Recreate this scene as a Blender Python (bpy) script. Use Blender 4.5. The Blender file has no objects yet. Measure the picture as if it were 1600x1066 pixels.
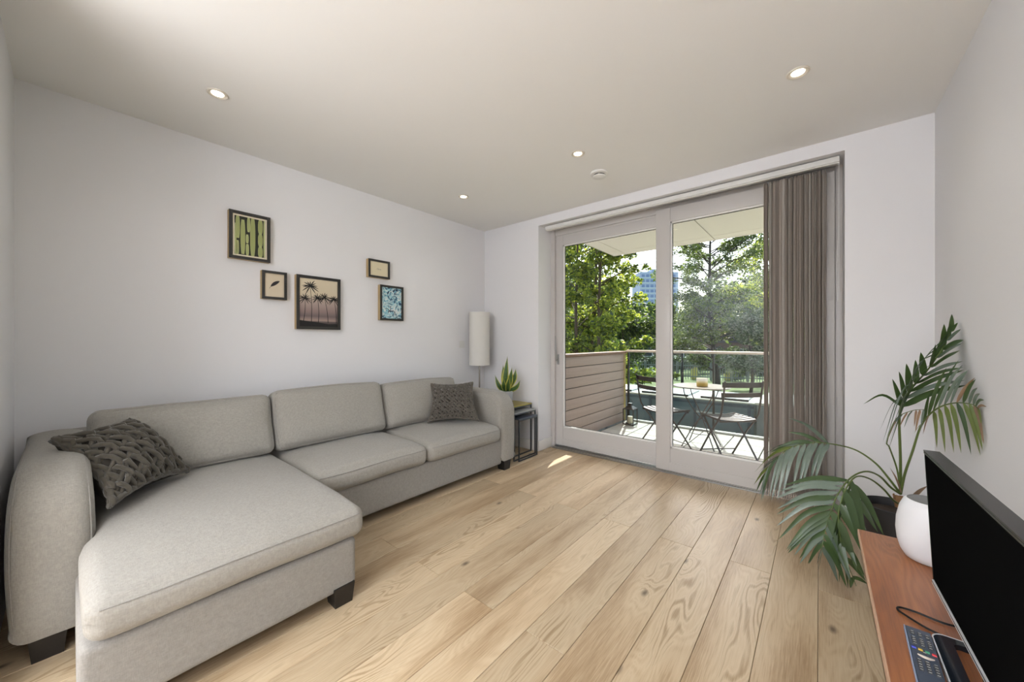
import bpy, bmesh, math, random
import numpy as np
from mathutils import Vector, Matrix, noise
R = random.Random(7)
sc = bpy.context.scene
COL = sc.collection
# ------------------------------------------------------------------ camera, world, sun, exposure
FPX, CAMZ = 575.0, 1.177
TH = math.atan(480/575.0); CT, ST = math.cos(TH), math.sin(TH)
cd = bpy.data.cameras.new('camera'); cam = bpy.data.objects.new('camera', cd); COL.objects.link(cam)
cd.sensor_width = 36.0; cd.lens = FPX/1600*36.0; cd.clip_start = 0.02; cd.clip_end = 1000
cam.location = (0, 0, CAMZ); cam.rotation_euler = (math.pi/2, 0, TH)
sc.camera = cam
sc.view_settings.view_transform = 'Standard'; sc.view_settings.look = 'None'
sc.view_settings.gamma = 1.0; sc.view_settings.use_curve_mapping = False
sc.view_settings.exposure = 0.0
w = bpy.data.worlds.new('world'); sc.world = w; w.use_nodes = True
wn = w.node_tree.nodes; wl = w.node_tree.links
sky = wn.new('ShaderNodeTexSky'); sky.sky_type = 'NISHITA'; sky.sun_disc = False
SUNV = Vector((-.273, .853, 1.0)).normalized()
sky.sun_elevation = math.asin(SUNV.z); sky.sun_rotation = math.atan2(SUNV.x, SUNV.y)
sky.air_density = 1.0; sky.dust_density = 3.0; sky.ozone_density = 1.0
wl.new(sky.outputs[0], wn['Background'].inputs[0]); wn['Background'].inputs[1].default_value = 0.42
def light(name, kind, loc, energy, color=(1, 1, 1), **k):
    l = bpy.data.lights.new(name, kind); l.energy = energy; l.color = color
    o = bpy.data.objects.new(name, l); COL.objects.link(o); o.location = loc
    for a, b in k.items():
        if a == 'aim': o.rotation_euler = Vector(b).to_track_quat('-Z', 'Y').to_euler()
        else: setattr(l, a, b)
    return o
light('sun', 'SUN', (-10, 20, 40), 9.0, (1.0, .96, .90), angle=0.009, aim=-SUNV)
# added fill lights behind the camera, with no real source there
light('rear_ceiling_fill', 'AREA', (-1.2, -2.6, 1.45), 270, (.865, .915, 1.0), shape='RECTANGLE', size=2.6, size_y=2.4, aim=(0, -.03, 1))  # added fill, bounced up off the ceiling
light('rear_side_fill', 'AREA', (.47, -1.8, 1.35), 58, (.95, .96, 1.0), shape='RECTANGLE', size=2.0, size_y=1.7, aim=(-1, .40, .0))  # added fill for the left wall and sofa backs, no window there

# ------------------------------------------------------------------ helpers
def at(px, py, d):
    "point seen at pixel (px,py) at depth d (metres along the view axis)"
    t = (px-800)/FPX
    return Vector(((-ST+t*CT)*d, (CT+t*ST)*d, CAMZ+(533-py)/FPX*d))
ORG = {}
def link(o, parent=None, org=(0, 0, 0)):
    COL.objects.link(o)
    if parent is not None: o.parent = parent
    return o
def thing(name, label, cat, loc=(0, 0, 0), group=None, kind=None, rz=0):
    o = bpy.data.objects.new(name, None); COL.objects.link(o); o.empty_display_size = .1
    o.location = loc; o.rotation_euler = (0, 0, rz)
    if label: o['label'] = label
    if cat: o['category'] = cat
    if group: o['group'] = group
    if kind: o['kind'] = kind
    ORG[o.name] = Vector(loc)
    return o
def tag(o, label=None, cat=None, group=None, kind=None):
    if label: o['label'] = label
    if cat: o['category'] = cat
    if group: o['group'] = group
    if kind: o['kind'] = kind
    return o
class MB:
    def __init__(s): s.v = []; s.f = []; s.m = []
    def add(s, vs, fs, mi=0):
        b = len(s.v); s.v += [tuple(v) for v in vs]; s.f += [tuple(i+b for i in f) for f in fs]; s.m += [mi]*len(fs); return s
    def box(s, x0, x1, y0, y1, z0, z1, mi=0):
        vs = [(x, y, z) for x in (x0, x1) for y in (y0, y1) for z in (z0, z1)]
        return s.add(vs, [(0, 1, 3, 2), (4, 6, 7, 5), (0, 4, 5, 1), (2, 3, 7, 6), (0, 2, 6, 4), (1, 5, 7, 3)], mi)
    def bbox(s, x0, x1, y0, y1, z0, z1, b=.003, seg=2, mi=0):
        h = Vector(((x1-x0)/2, (y1-y0)/2, (z1-z0)/2)); c = Vector(((x1+x0)/2, (y1+y0)/2, (z1+z0)/2))
        b = min(b, min(h)*.99)
        return s.soft(c, h, b, n=1, seg=seg, mi=mi)
    def soft(s, c, h, r, n=8, seg=4, fn=None, mi=0, rot=None):
        "rounded box: centre c, half sizes h, corner radius r, optional vertex function fn(p,u)"
        c = Vector(c)
        def ticks(hh):
            a = [-hh+r*(1-math.cos(i/seg*math.pi/2)) if False else -hh+r*i/seg for i in range(seg+1)]
            mid = [-hh+r+(2*hh-2*r)*i/n for i in range(1, n)]
            return a+mid+[-x for x in reversed(a)]
        T = [ticks(h[i]) for i in range(3)]
        idx = {}; vs = []; fs = []
        def vert(p):
            k = (round(p[0], 6), round(p[1], 6), round(p[2], 6))
            if k in idx: return idx[k]
            q = Vector(p); inn = Vector([max(-(h[i]-r), min(h[i]-r, q[i])) for i in range(3)])
            dlt = q-inn
            # even angles on the corners
            e = Vector([math.tan(max(-1, min(1, d/r))*math.pi/4) if r > 0 else 0 for d in dlt])
            if dlt.length > 1e-9: q2 = inn+e.normalized()*r
            else: q2 = q
            if fn: q2 = fn(q2, Vector([q[i]/h[i] for i in range(3)]))
            if rot is not None: q2 = rot @ q2
            idx[k] = len(vs); vs.append(c+q2); return idx[k]
        for ax in range(3):
            a, b = (ax+1) % 3, (ax+2) % 3
            for sgn in (-1, 1):
                for i in range(len(T[a])-1):
                    for j in range(len(T[b])-1):
                        q = []
                        for (ii, jj) in ((i, j), (i+1, j), (i+1, j+1), (i, j+1)):
                            p = [0, 0, 0]; p[ax] = sgn*h[ax]; p[a] = T[a][ii]; p[b] = T[b][jj]; q.append(vert(p))
                        if sgn < 0: q.reverse()
                        if len(set(q)) >= 3: fs.append(tuple(dict.fromkeys(q)))
        return s.add(vs, fs, mi)
    def tube(s, pts, r, n=8, cap=True, mi=0, closed=False):
        pts = [Vector(p) for p in pts]; N = len(pts)
        rr = r if isinstance(r, (list, tuple)) else [r]*N
        vs = []; fs = []; up = None
        for i, p in enumerate(pts):
            if closed: d = pts[(i+1) % N]-pts[i-1]
            else: d = pts[min(i+1, N-1)]-pts[max(i-1, 0)]
            if d.length < 1e-9: d = Vector((0, 0, 1))
            d.normalize()
            if up is None: up = d.orthogonal().normalized()
            up = up-d*up.dot(d)
            if up.length < 1e-6: up = d.orthogonal()
            up.normalize(); sd = d.cross(up)
            for k in range(n):
                a = 2*math.pi*k/n; vs.append(p+(up*math.cos(a)+sd*math.sin(a))*rr[i])
        for i in range(N if closed else N-1):
            j = (i+1) % N
            for k in range(n):
                fs.append((i*n+k, i*n+(k+1) % n, j*n+(k+1) % n, j*n+k))
        if cap and not closed: fs.append(tuple(range(n-1, -1, -1))); fs.append(tuple((N-1)*n+k for k in range(n)))
        return s.add(vs, fs, mi)
    def lathe(s, prof, c=(0, 0, 0), n=32, mi=0, caps=True):
        vs = []; fs = []
        for (r, z) in prof:
            for k in range(n):
                a = 2*math.pi*k/n; vs.append((c[0]+r*math.cos(a), c[1]+r*math.sin(a), c[2]+z))
        for i in range(len(prof)-1):
            for k in range(n): fs.append((i*n+k, i*n+(k+1) % n, (i+1)*n+(k+1) % n, (i+1)*n+k))
        if caps: fs.append(tuple(range(n-1, -1, -1))); fs.append(tuple((len(prof)-1)*n+k for k in range(n)))
        return s.add(vs, fs, mi)
    def prism(s, poly, a0, a1, axis='x', mi=0):
        "extrude 2D polygon (other two axes) from a0 to a1 along axis"
        def mk(p, a):
            return {'x': (a, p[0], p[1]), 'y': (p[0], a, p[1]), 'z': (p[0], p[1], a)}[axis]
        n = len(poly); vs = [mk(p, a0) for p in poly]+[mk(p, a1) for p in poly]
        fs = [(i, (i+1) % n, n+(i+1) % n, n+i) for i in range(n)]+[tuple(range(n-1, -1, -1)), tuple(range(n, 2*n))]
        return s.add(vs, fs, mi)
    def bar(s, a, b, wd, th, up=(0, 0, 1), mi=0):
        a = Vector(a); b = Vector(b); d = (b-a).normalized(); sd = d.cross(Vector(up))
        if sd.length < 1e-4: sd = d.orthogonal()
        sd.normalize(); u = sd.cross(d); vs = []
        for p in (a, b):
            for (i, j) in ((-1, -1), (1, -1), (1, 1), (-1, 1)): vs.append(p+sd*i*wd/2+u*j*th/2)
        return s.add(vs, [(0, 3, 2, 1), (4, 5, 6, 7), (0, 1, 5, 4), (1, 2, 6, 5), (2, 3, 7, 6), (3, 0, 4, 7)], mi)
def part(name, mb, mats, parent=None, smooth=False, world=True, angle=35):
    "link a MB as one mesh object; verts are world coordinates when world, shifted to the thing's origin"
    o3 = Vector((0, 0, 0))
    if parent is not None and world: o3 = ORG.get(parent.name, Vector((0, 0, 0)))
    me = bpy.data.meshes.new(name)
    me.from_pydata([tuple(Vector(v)-o3) for v in mb.v], [], mb.f)
    if not isinstance(mats, (list, tuple)): mats = [mats]
    for m in mats: me.materials.append(m)
    if len(mats) > 1: me.polygons.foreach_set('material_index', mb.m)
    bm = bmesh.new(); bm.from_mesh(me); bmesh.ops.recalc_face_normals(bm, faces=bm.faces)
    if smooth:
        for f in bm.faces: f.smooth = True
        lim = math.radians(angle)
        for e in bm.edges:
            if len(e.link_faces) == 2 and e.calc_face_angle(0) > lim: e.smooth = False
    bm.to_mesh(me); bm.free(); me.update()
    o = bpy.data.objects.new(name, me); link(o, parent)
    ORG[o.name] = o3
    return o
def single(name, mb, mats, label=None, cat=None, group=None, kind=None, smooth=False, loc=None):
    if loc is not None:
        L = Vector(loc); mb.v = [tuple(Vector(v)-L) for v in mb.v]
    o = part(name, mb, mats, None, smooth)
    if loc is not None: o.location = loc
    return tag(o, label, cat, group, kind)
def copy_tree(o, parent=None):
    c = o.copy(); COL.objects.link(c); c.parent = parent
    for ch in list(o.children): copy_tree(ch, c)
    return c
def cr(pts, n=8):
    "catmull-rom"
    P = [Vector(p) for p in pts]; P = [P[0]*2-P[1]]+P+[P[-1]*2-P[-2]]; out = []
    for i in range(1, len(P)-2):
        for k in range(n):
            t = k/n; a, b, c, d = P[i-1:i+3]
            out.append(.5*((2*b)+(c-a)*t+(2*a-5*b+4*c-d)*t*t+(3*b-a-3*c+d)*t**3))
    out.append(P[-2]); return out
def spl(pts, s):
    "point at 0..1 of a polyline by index"
    x = max(0, min(1, s))*(len(pts)-1); i = min(int(x), len(pts)-2); return pts[i].lerp(pts[i+1], x-i)

# ------------------------------------------------------------------ materials
def lin(c):
    return tuple((x/255/12.92 if x/255 <= .04045 else ((x/255+.055)/1.055)**2.4) for x in c)
def mat(name, rgb, rough=.6, metal=0., spec=.5, srgb=True, bump=None, var=None, sheen=0, coat=0, trans=None, emit=None):
    m = bpy.data.materials.new(name); m.use_nodes = True; nt = m.node_tree; b = nt.nodes['Principled BSDF']
    c = lin(rgb) if srgb else rgb
    b.inputs['Base Color'].default_value = (*c, 1); b.inputs['Roughness'].default_value = rough
    b.inputs['Metallic'].default_value = metal; b.inputs['Specular IOR Level'].default_value = spec
    if sheen: b.inputs['Sheen Weight'].default_value = sheen
    if coat: b.inputs['Coat Weight'].default_value = coat
    tc = nt.nodes.new('ShaderNodeTexCoord')
    if var:   # (scale, amount)
        n = nt.nodes.new('ShaderNodeTexNoise'); n.inputs['Scale'].default_value = var[0]; n.inputs['Detail'].default_value = 4
        mp = nt.nodes.new('ShaderNodeMapping'); nt.links.new(tc.outputs['Object'], mp.inputs[0]); nt.links.new(mp.outputs[0], n.inputs[0])
        if len(var) > 2: mp.inputs['Scale'].default_value = var[2]
        r = nt.nodes.new('ShaderNodeMapRange'); r.inputs[1].default_value = .3; r.inputs[2].default_value = .7
        r.inputs[3].default_value = 1-var[1]; r.inputs[4].default_value = 1+var[1]
        nt.links.new(n.outputs[0], r.inputs[0])
        v = nt.nodes.new('ShaderNodeVectorMath'); v.operation = 'SCALE'; v.inputs[0].default_value = c
        nt.links.new(r.outputs[0], v.inputs['Scale']); nt.links.new(v.outputs[0], b.inputs['Base Color'])
    if bump:  # (scale, strength, distance)
        n = nt.nodes.new('ShaderNodeTexNoise'); n.inputs['Scale'].default_value = bump[0]; n.inputs['Detail'].default_value = 3
        nt.links.new(tc.outputs['Object'], n.inputs[0])
        bp = nt.nodes.new('ShaderNodeBump'); bp.inputs['Strength'].default_value = bump[1]; bp.inputs['Distance'].default_value = bump[2]
        nt.links.new(n.outputs[0], bp.inputs['Height']); nt.links.new(bp.outputs[0], b.inputs['Normal'])
    if emit:
        b.inputs['Emission Color'].default_value = (*emit[0], 1); b.inputs['Emission Strength'].default_value = emit[1]
    return m
def leafmat(name, rgb, back, rough=.45, tr=.45, var=.25, scale=3.0):
    m = bpy.data.materials.new(name); m.use_nodes = True; nt = m.node_tree; b = nt.nodes['Principled BSDF']; out = nt.nodes['Material Output']
    tc = nt.nodes.new('ShaderNodeTexCoord'); n = nt.nodes.new('ShaderNodeTexNoise'); n.inputs['Scale'].default_value = scale
    nt.links.new(tc.outputs['Object'], n.inputs[0])
    rp = nt.nodes.new('ShaderNodeValToRGB'); c = lin(rgb)
    rp.color_ramp.elements[0].position = .3; rp.color_ramp.elements[1].position = .7
    rp.color_ramp.elements[0].color = (*[x*(1-var) for x in c], 1); rp.color_ramp.elements[1].color = (*[min(1, x*(1+var)) for x in c], 1)
    nt.links.new(n.outputs[0], rp.inputs[0]); nt.links.new(rp.outputs[0], b.inputs['Base Color'])
    b.inputs['Roughness'].default_value = rough
    t = nt.nodes.new('ShaderNodeBsdfTranslucent'); t.inputs[0].default_value = (*lin(back), 1)
    mx = nt.nodes.new('ShaderNodeMixShader'); mx.inputs[0].default_value = tr
    nt.links.new(b.outputs[0], mx.inputs[1]); nt.links.new(t.outputs[0], mx.inputs[2]); nt.links.new(mx.outputs[0], out.inputs[0])
    return m
def glassmat(name, tint, refl=1.0, rough=0.0):
    m = bpy.data.materials.new(name); m.use_nodes = True; nt = m.node_tree; nt.nodes.remove(nt.nodes['Principled BSDF']); out = nt.nodes['Material Output']
    t = nt.nodes.new('ShaderNodeBsdfTransparent'); t.inputs[0].default_value = (*tint, 1)
    g = nt.nodes.new('ShaderNodeBsdfGlossy'); g.inputs['Roughness'].default_value = rough
    ge = nt.nodes.new('ShaderNodeNewGeometry'); dt = nt.nodes.new('ShaderNodeVectorMath'); dt.operation = 'DOT_PRODUCT'
    nt.links.new(ge.outputs['Incoming'], dt.inputs[0]); nt.links.new(ge.outputs['Normal'], dt.inputs[1])
    def mth(op, a, b=0.0):
        x = nt.nodes.new('ShaderNodeMath'); x.operation = op
        for i, q in enumerate((a, b)):
            if isinstance(q, (int, float)): x.inputs[i].default_value = q
            else: nt.links.new(q, x.inputs[i])
        return x.outputs[0]
    sch = mth('ADD', .035, mth('MULTIPLY', .9, mth('POWER', mth('SUBTRACT', 1.0, mth('ABSOLUTE', dt.outputs['Value'])), 5.0)))
    mu = mth('MULTIPLY', sch, refl).node
    mx = nt.nodes.new('ShaderNodeMixShader'); nt.links.new(mu.outputs[0], mx.inputs[0])
    nt.links.new(t.outputs[0], mx.inputs[1]); nt.links.new(g.outputs[0], mx.inputs[2]); nt.links.new(mx.outputs[0], out.inputs[0])
    return m
def woodmat(name, stops, rough, along='y', per_object=True, freq=1.0, knots=True, bumpd=.0006, coat=0):
    "wood: long grain, cathedral figure and knots; each plank takes its own offset"
    m = bpy.data.materials.new(name); m.use_nodes = True; nt = m.node_tree; N = nt.nodes; L = nt.links; b = N['Principled BSDF']
    tc = N.new('ShaderNodeTexCoord'); oi = N.new('ShaderNodeObjectInfo')
    off = N.new('ShaderNodeVectorMath'); off.operation = 'ADD'
    sc3 = N.new('ShaderNodeVectorMath'); sc3.operation = 'SCALE'
    cmb = N.new('ShaderNodeCombineXYZ')
    mm = N.new('ShaderNodeMath'); mm.operation = 'MULTIPLY'; mm.inputs[1].default_value = 37.0 if per_object else 0
    m2 = N.new('ShaderNodeMath'); m2.operation = 'MULTIPLY'; m2.inputs[1].default_value = 91.0 if per_object else 0
    L.new(oi.outputs['Random'], mm.inputs[0]); L.new(oi.outputs['Random'], m2.inputs[0])
    L.new(mm.outputs[0], cmb.inputs[0]); L.new(m2.outputs[0], cmb.inputs[1]); L.new(m2.outputs[0], cmb.inputs[2])
    L.new(tc.outputs['Object'], off.inputs[0]); L.new(cmb.outputs[0], off.inputs[1])
    P = off.outputs[0]
    # knots: voronoi cells stretched along the grain
    def mapping(v, s):
        k = N.new('ShaderNodeMapping'); k.inputs['Scale'].default_value = s; L.new(v, k.inputs[0]); return k.outputs[0]
    sl = (lambda a, l: (a, l, a)) if along == 'y' else (lambda a, l: (l, a, a))
    # low-frequency warp
    nw = N.new('ShaderNodeTexNoise'); nw.inputs['Scale'].default_value = 1.0; nw.inputs['Detail'].default_value = 2
    L.new(mapping(P, sl(7*freq, 1.3*freq)), nw.inputs[0])
    vk = N.new('ShaderNodeTexVoronoi'); vk.voronoi_dimensions = '2D'; vk.inputs['Scale'].default_value = 1.0
    if along == 'y': L.new(mapping(P, (3.4*freq, 1.7*freq, 1)), vk.inputs[0])
    else: L.new(mapping(P, (1.7*freq, 3.4*freq, 1)), vk.inputs[0])
    # ring field = across coordinate + warp + knot push
    sx = N.new('ShaderNodeSeparateXYZ'); L.new(P, sx.inputs[0])
    ac = sx.outputs[0] if along == 'y' else sx.outputs[1]
    kn = N.new('ShaderNodeMapRange'); kn.inputs[1].default_value = 0; kn.inputs[2].default_value = .35; kn.inputs[3].default_value = 1; kn.inputs[4].default_value = 0
    kn.interpolation_type = 'SMOOTHSTEP'; L.new(vk.outputs['Distance'], kn.inputs[0])
    def math2(op, a, bb):
        x = N.new('ShaderNodeMath'); x.operation = op
        for i, q in enumerate((a, bb)):
            if isinstance(q, (int, float)): x.inputs[i].default_value = q
            else: L.new(q, x.inputs[i])
        return x.outputs[0]
    field = math2('ADD', math2('MULTIPLY', ac, 34*freq), math2('ADD', math2('MULTIPLY', nw.outputs[0], 16), math2('MULTIPLY', kn.outputs[0], 2.5 if knots else 0)))
    ring = math2('SINE', math2('MULTIPLY', field, 6.283), 0)
    ring01 = math2('MULTIPLY_ADD', ring, .5); N_ = ring01.node; N_.inputs[2].default_value = .5
    fine = N.new('ShaderNodeTexNoise'); fine.inputs['Scale'].default_value = 1; fine.inputs['Detail'].default_value = 5; fine.inputs['Roughness'].default_value = .6
    L.new(mapping(P, sl(260*freq, 9*freq)), fine.inputs[0])
    big = N.new('ShaderNodeTexNoise'); big.inputs['Scale'].default_value = 1; big.inputs['Detail'].default_value = 3
    L.new(mapping(P, sl(6*freq, .9*freq)), big.inputs[0])
    # zone where rings show
    zone = N.new('ShaderNodeMapRange'); zone.inputs[1].default_value = .42; zone.inputs[2].default_value = .62; L.new(big.outputs[0], zone.inputs[0])
    ringz = math2('MULTIPLY', ring01, math2('MULTIPLY', zone.outputs[0], .24))
    tot = math2('ADD', math2('MULTIPLY', big.outputs[0], .55), math2('ADD', math2('MULTIPLY', fine.outputs[0], .35), ringz))
    rp = N.new('ShaderNodeValToRGB'); els = rp.color_ramp.elements
    for i, (p, c) in enumerate(stops):
        e = els[i] if i < 2 else els.new(p)
        e.position = p; e.color = (*lin(c), 1)
    L.new(tot, rp.inputs[0])
    # per plank value shift
    pv = N.new('ShaderNodeMapRange'); pv.inputs[3].default_value = .86 if per_object else 1; pv.inputs[4].default_value = 1.07 if per_object else 1
    L.new(oi.outputs['Random'], pv.inputs[0])
    sv = N.new('ShaderNodeVectorMath'); sv.operation = 'SCALE'; L.new(rp.outputs[0], sv.inputs[0]); L.new(pv.outputs[0], sv.inputs['Scale'])
    col = sv.outputs[0]
    if knots:
        kd = N.new('ShaderNodeMapRange'); kd.inputs[1].default_value = .012; kd.inputs[2].default_value = .06; kd.inputs[3].default_value = 1; kd.inputs[4].default_value = 0
        L.new(vk.outputs['Distance'], kd.inputs[0])
        # only some cells carry a knot
        cs = N.new('ShaderNodeSeparateColor'); L.new(vk.outputs['Color'], cs.inputs[0])
        pick = math2('GREATER_THAN', cs.outputs[0], .62)
        kf = math2('MULTIPLY', math2('MULTIPLY', kd.outputs[0], pick), .85)
        mx = N.new('ShaderNodeMix'); mx.data_type = 'RGBA'; L.new(kf, mx.inputs['Factor']); L.new(col, mx.inputs[6]); mx.inputs[7].default_value = (*lin((82, 66, 50)), 1)
        col = mx.outputs[2]
    L.new(col, b.inputs['Base Color']); b.inputs['Roughness'].default_value = rough
    rr = N.new('ShaderNodeMapRange'); rr.inputs[3].default_value = rough-.06; rr.inputs[4].default_value = rough+.14; L.new(fine.outputs[0], rr.inputs[0]); L.new(rr.outputs[0], b.inputs['Roughness'])
    bp = N.new('ShaderNodeBump'); bp.inputs['Strength'].default_value = .5; bp.inputs['Distance'].default_value = bumpd
    hh = math2('ADD', fine.outputs[0], math2('MULTIPLY', ringz, 1.4)); L.new(hh, bp.inputs['Height']); L.new(bp.outputs[0], b.inputs['Normal'])
    if coat: b.inputs['Coat Weight'].default_value = coat
    return m
def fabricmat(name, rgb, scale=420, dist=.0006, var=.10):
    m = bpy.data.materials.new(name); m.use_nodes = True; nt = m.node_tree; N = nt.nodes; L = nt.links; b = N['Principled BSDF']
    tc = N.new('ShaderNodeTexCoord'); c = lin(rgb)
    ns = []
    for s in ((scale, scale*.16, scale*.16), (scale*.2, scale, scale*.2), (scale*.25, scale*.25, scale)):
        mp = N.new('ShaderNodeMapping'); mp.inputs['Scale'].default_value = s; L.new(tc.outputs['Object'], mp.inputs[0])
        n = N.new('ShaderNodeTexNoise'); n.inputs['Scale'].default_value = 1; n.inputs['Detail'].default_value = 2; L.new(mp.outputs[0], n.inputs[0]); ns.append(n)
    a1 = N.new('ShaderNodeMath'); a1.operation = 'ADD'; L.new(ns[0].outputs[0], a1.inputs[0]); L.new(ns[1].outputs[0], a1.inputs[1])
    a2 = N.new('ShaderNodeMath'); a2.operation = 'ADD'; L.new(a1.outputs[0], a2.inputs[0]); L.new(ns[2].outputs[0], a2.inputs[1])
    r = N.new('ShaderNodeMapRange'); r.inputs[1].default_value = 1.05; r.inputs[2].default_value = 1.95; r.inputs[3].default_value = 1-var; r.inputs[4].default_value = 1+var
    L.new(a2.outputs[0], r.inputs[0]); v = N.new('ShaderNodeVectorMath'); v.operation = 'SCALE'; v.inputs[0].default_value = c
    L.new(r.outputs[0], v.inputs['Scale']); L.new(v.outputs[0], b.inputs['Base Color'])
    b.inputs['Roughness'].default_value = .95; b.inputs['Sheen Weight'].default_value = .15; b.inputs['Specular IOR Level'].default_value = .15
    big = N.new('ShaderNodeTexNoise'); big.inputs['Scale'].default_value = 9; L.new(tc.outputs['Object'], big.inputs[0])
    a3 = N.new('ShaderNodeMath'); a3.operation = 'MULTIPLY_ADD'; a3.inputs[1].default_value = 6; L.new(big.outputs[0], a3.inputs[0]); L.new(a2.outputs[0], a3.inputs[2])
    bp = N.new('ShaderNodeBump'); bp.inputs['Strength'].default_value = .6; bp.inputs['Distance'].default_value = dist
    L.new(a3.outputs[0], bp.inputs['Height']); L.new(bp.outputs[0], b.inputs['Normal'])
    return m
M = {}
M['wall'] = mat('wall_paint', (232, 231, 232), .9, spec=.2, bump=(60, .05, .001))
M['ceil'] = mat('ceiling_paint', (242, 241, 238), .95, spec=.1)
M['trim'] = mat('trim_white', (233, 231, 227), .45)
M['sash'] = mat('sash_paint', (200, 196, 192), .35)
M['gasket'] = mat('gasket_black', (30, 31, 32), .6)
M['steel'] = mat('brushed_steel', (170, 170, 168), .35, 1.0)
M['floor'] = woodmat('oak_plank', [(.30, (160, 132, 98)), (.45, (197, 173, 140)), (.60, (208, 187, 155)), (.80, (168, 142, 108))], .32)
M['slabbase'] = mat('subfloor', (92, 72, 50), .8)
M['sofa'] = fabricmat('sofa_fabric', (159, 155, 147), 380, .0008, .13)
M['sofa2'] = fabricmat('sofa_base_fabric', (150, 146, 140), 380, .0008, .13)
M['black'] = mat('black_wood', (32, 29, 26), .5)
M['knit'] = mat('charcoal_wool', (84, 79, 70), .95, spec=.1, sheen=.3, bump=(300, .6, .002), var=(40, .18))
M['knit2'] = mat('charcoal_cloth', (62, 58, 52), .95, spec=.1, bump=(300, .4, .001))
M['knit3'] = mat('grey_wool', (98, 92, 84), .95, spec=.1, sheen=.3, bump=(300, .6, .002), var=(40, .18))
M['walnut'] = woodmat('walnut_top', [(.28, (104, 62, 38)), (.45, (150, 92, 54)), (.6, (170, 110, 66)), (.8, (122, 74, 46))], .30, per_object=False, freq=1.0, knots=False, bumpd=.0001)
M['edge'] = mat('walnut_edge', (196, 160, 132), .5)
M['darkmetal'] = mat('dark_metal', (30, 30, 31), .45, .6)
M['gunmetal'] = mat('gunmetal', (84, 88, 92), .4, .8)
M['outmetal'] = mat('brown_black_enamel', (42, 36, 32), .4, .2)
def translucent(m, rgb, f):
    nt = m.node_tree; out = nt.nodes['Material Output']; b = nt.nodes['Principled BSDF']
    t = nt.nodes.new('ShaderNodeBsdfTranslucent'); t.inputs[0].default_value = (*lin(rgb), 1)
    mx = nt.nodes.new('ShaderNodeMixShader'); mx.inputs[0].default_value = f
    nt.links.new(b.outputs[0], mx.inputs[1]); nt.links.new(t.outputs[0], mx.inputs[2]); nt.links.new(mx.outputs[0], out.inputs[0]); return m
M['blind'] = translucent(fabricmat('blind_fabric', (222, 211, 200), 700, .0003, .06), (190, 178, 166), .3)
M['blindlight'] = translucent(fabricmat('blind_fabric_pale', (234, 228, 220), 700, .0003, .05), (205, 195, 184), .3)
M['plastic'] = mat('white_plastic', (225, 224, 220), .4)
M['glass'] = glassmat('door_glass', (.97, .985, .98), .42)
M['bglass'] = glassmat('balustrade_glass', (.86, .93, .93), .7)
# ------------------------------------------------------------------ room shell
XL, XR, YW, YB, ZC = -3.108, .514, 3.203, -4.2, 2.5
OX0, OX1, OZ = -2.305, .127, 2.41     # door opening
single('wall_left', MB().box(XL-.15, XL, YB-.15, 3.72, -.1, 2.7), M['wall'], kind='structure')
single('wall_right', MB().box(XR, XR+.15, YB-.15, 3.72, -.1, 2.7), M['wall'], kind='structure')
single('wall_rear', MB().box(XL, XR, YB-.15, YB, -.1, 2.7), M['wall'], kind='structure')
single('wall_nib', MB().box(XL, -2.05, -.32, -.184, -.02, ZC), M['wall'], kind='structure')
m_ = MB(); m_.box(XL, OX0, YW, 3.70, -.1, ZC); m_.box(OX1, XR, YW, 3.70, -.1, ZC); m_.box(OX0, OX1, YW, 3.70, OZ, ZC)
single('wall_window', m_, M['wall'], kind='structure')
single('ceiling', MB().box(XL, XR, YB, 3.70, ZC, 2.7), M['ceil'], kind='structure')
fl = single('floor', MB().box(XL, XR, YB, 3.44, -.08, -.0135), M['slabbase'], kind='structure')
PW = .1825; plank_me = {}
def plank(x0, x1, y0, y1):
    g = .0007; key = (round(x1-x0, 4), round(y1-y0, 4))
    if key not in plank_me:
        a, b_ = x1-x0-2*g, y1-y0-2*g; c = .0016
        vs = [(0, 0, -.0135), (a, 0, -.0135), (a, b_, -.0135), (0, b_, -.0135), (0, 0, -c), (a, 0, -c), (a, b_, -c), (0, b_, -c), (c, c, 0), (a-c, c, 0), (a-c, b_-c, 0), (c, b_-c, 0)]
        fs = [(0, 3, 2, 1)]+[(i, (i+1) % 4, 4+(i+1) % 4, 4+i) for i in range(4)]+[(4+i, 4+(i+1) % 4, 8+(i+1) % 4, 8+i) for i in range(4)]+[(8, 9, 10, 11)]
        me = bpy.data.meshes.new('plank'); me.from_pydata(vs, [], fs); me.materials.append(M['floor']); plank_me[key] = me
    o = bpy.data.objects.new('plank', plank_me[key]); COL.objects.link(o); o.parent = fl
    o.location = (x0+g, y0+g, 0)
k = -3
while True:
    xr = -.004-PW*k; xl = xr-PW
    if xr <= XL: break
    x0, x1 = max(xl, XL), min(xr, XR)
    if x1-x0 > .01:
        base = 2.265 if k % 2 else 1.185
        js = sorted({base+2.16*i for i in range(-3, 2)})
        js = [j for j in js if YB+.05 < j < 3.30]
        ys = [YB]+js+[3.42 if x0 > OX0-.05 and x1 < OX1+.1 else YW]
        for a, b_ in zip(ys[:-1], ys[1:]): plank(x0, x1, a, b_)
        if ys[-1] == YW and x1 > OX0 and x0 < OX1: plank(max(x0, OX0), min(x1, OX1), YW, 3.42)
    k += 1
def skirting(name, pts):  # list of boxes
    mb = MB()
    for (x0, x1, y0, y1) in pts:
        mb.bbox(x0, x1, y0, y1, 0, .11, .004)
    single(name, mb, M['trim'], kind='structure', smooth=True)
skirting('baseboard_left', [(XL, XL+.015, -.184, YW)])
skirting('baseboard_window', [(XL+.015, OX0-.0005, YW-.015, YW), (OX1, XR, YW-.015, YW), (OX0, OX0+.015, YW-.015, 3.44)])
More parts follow.
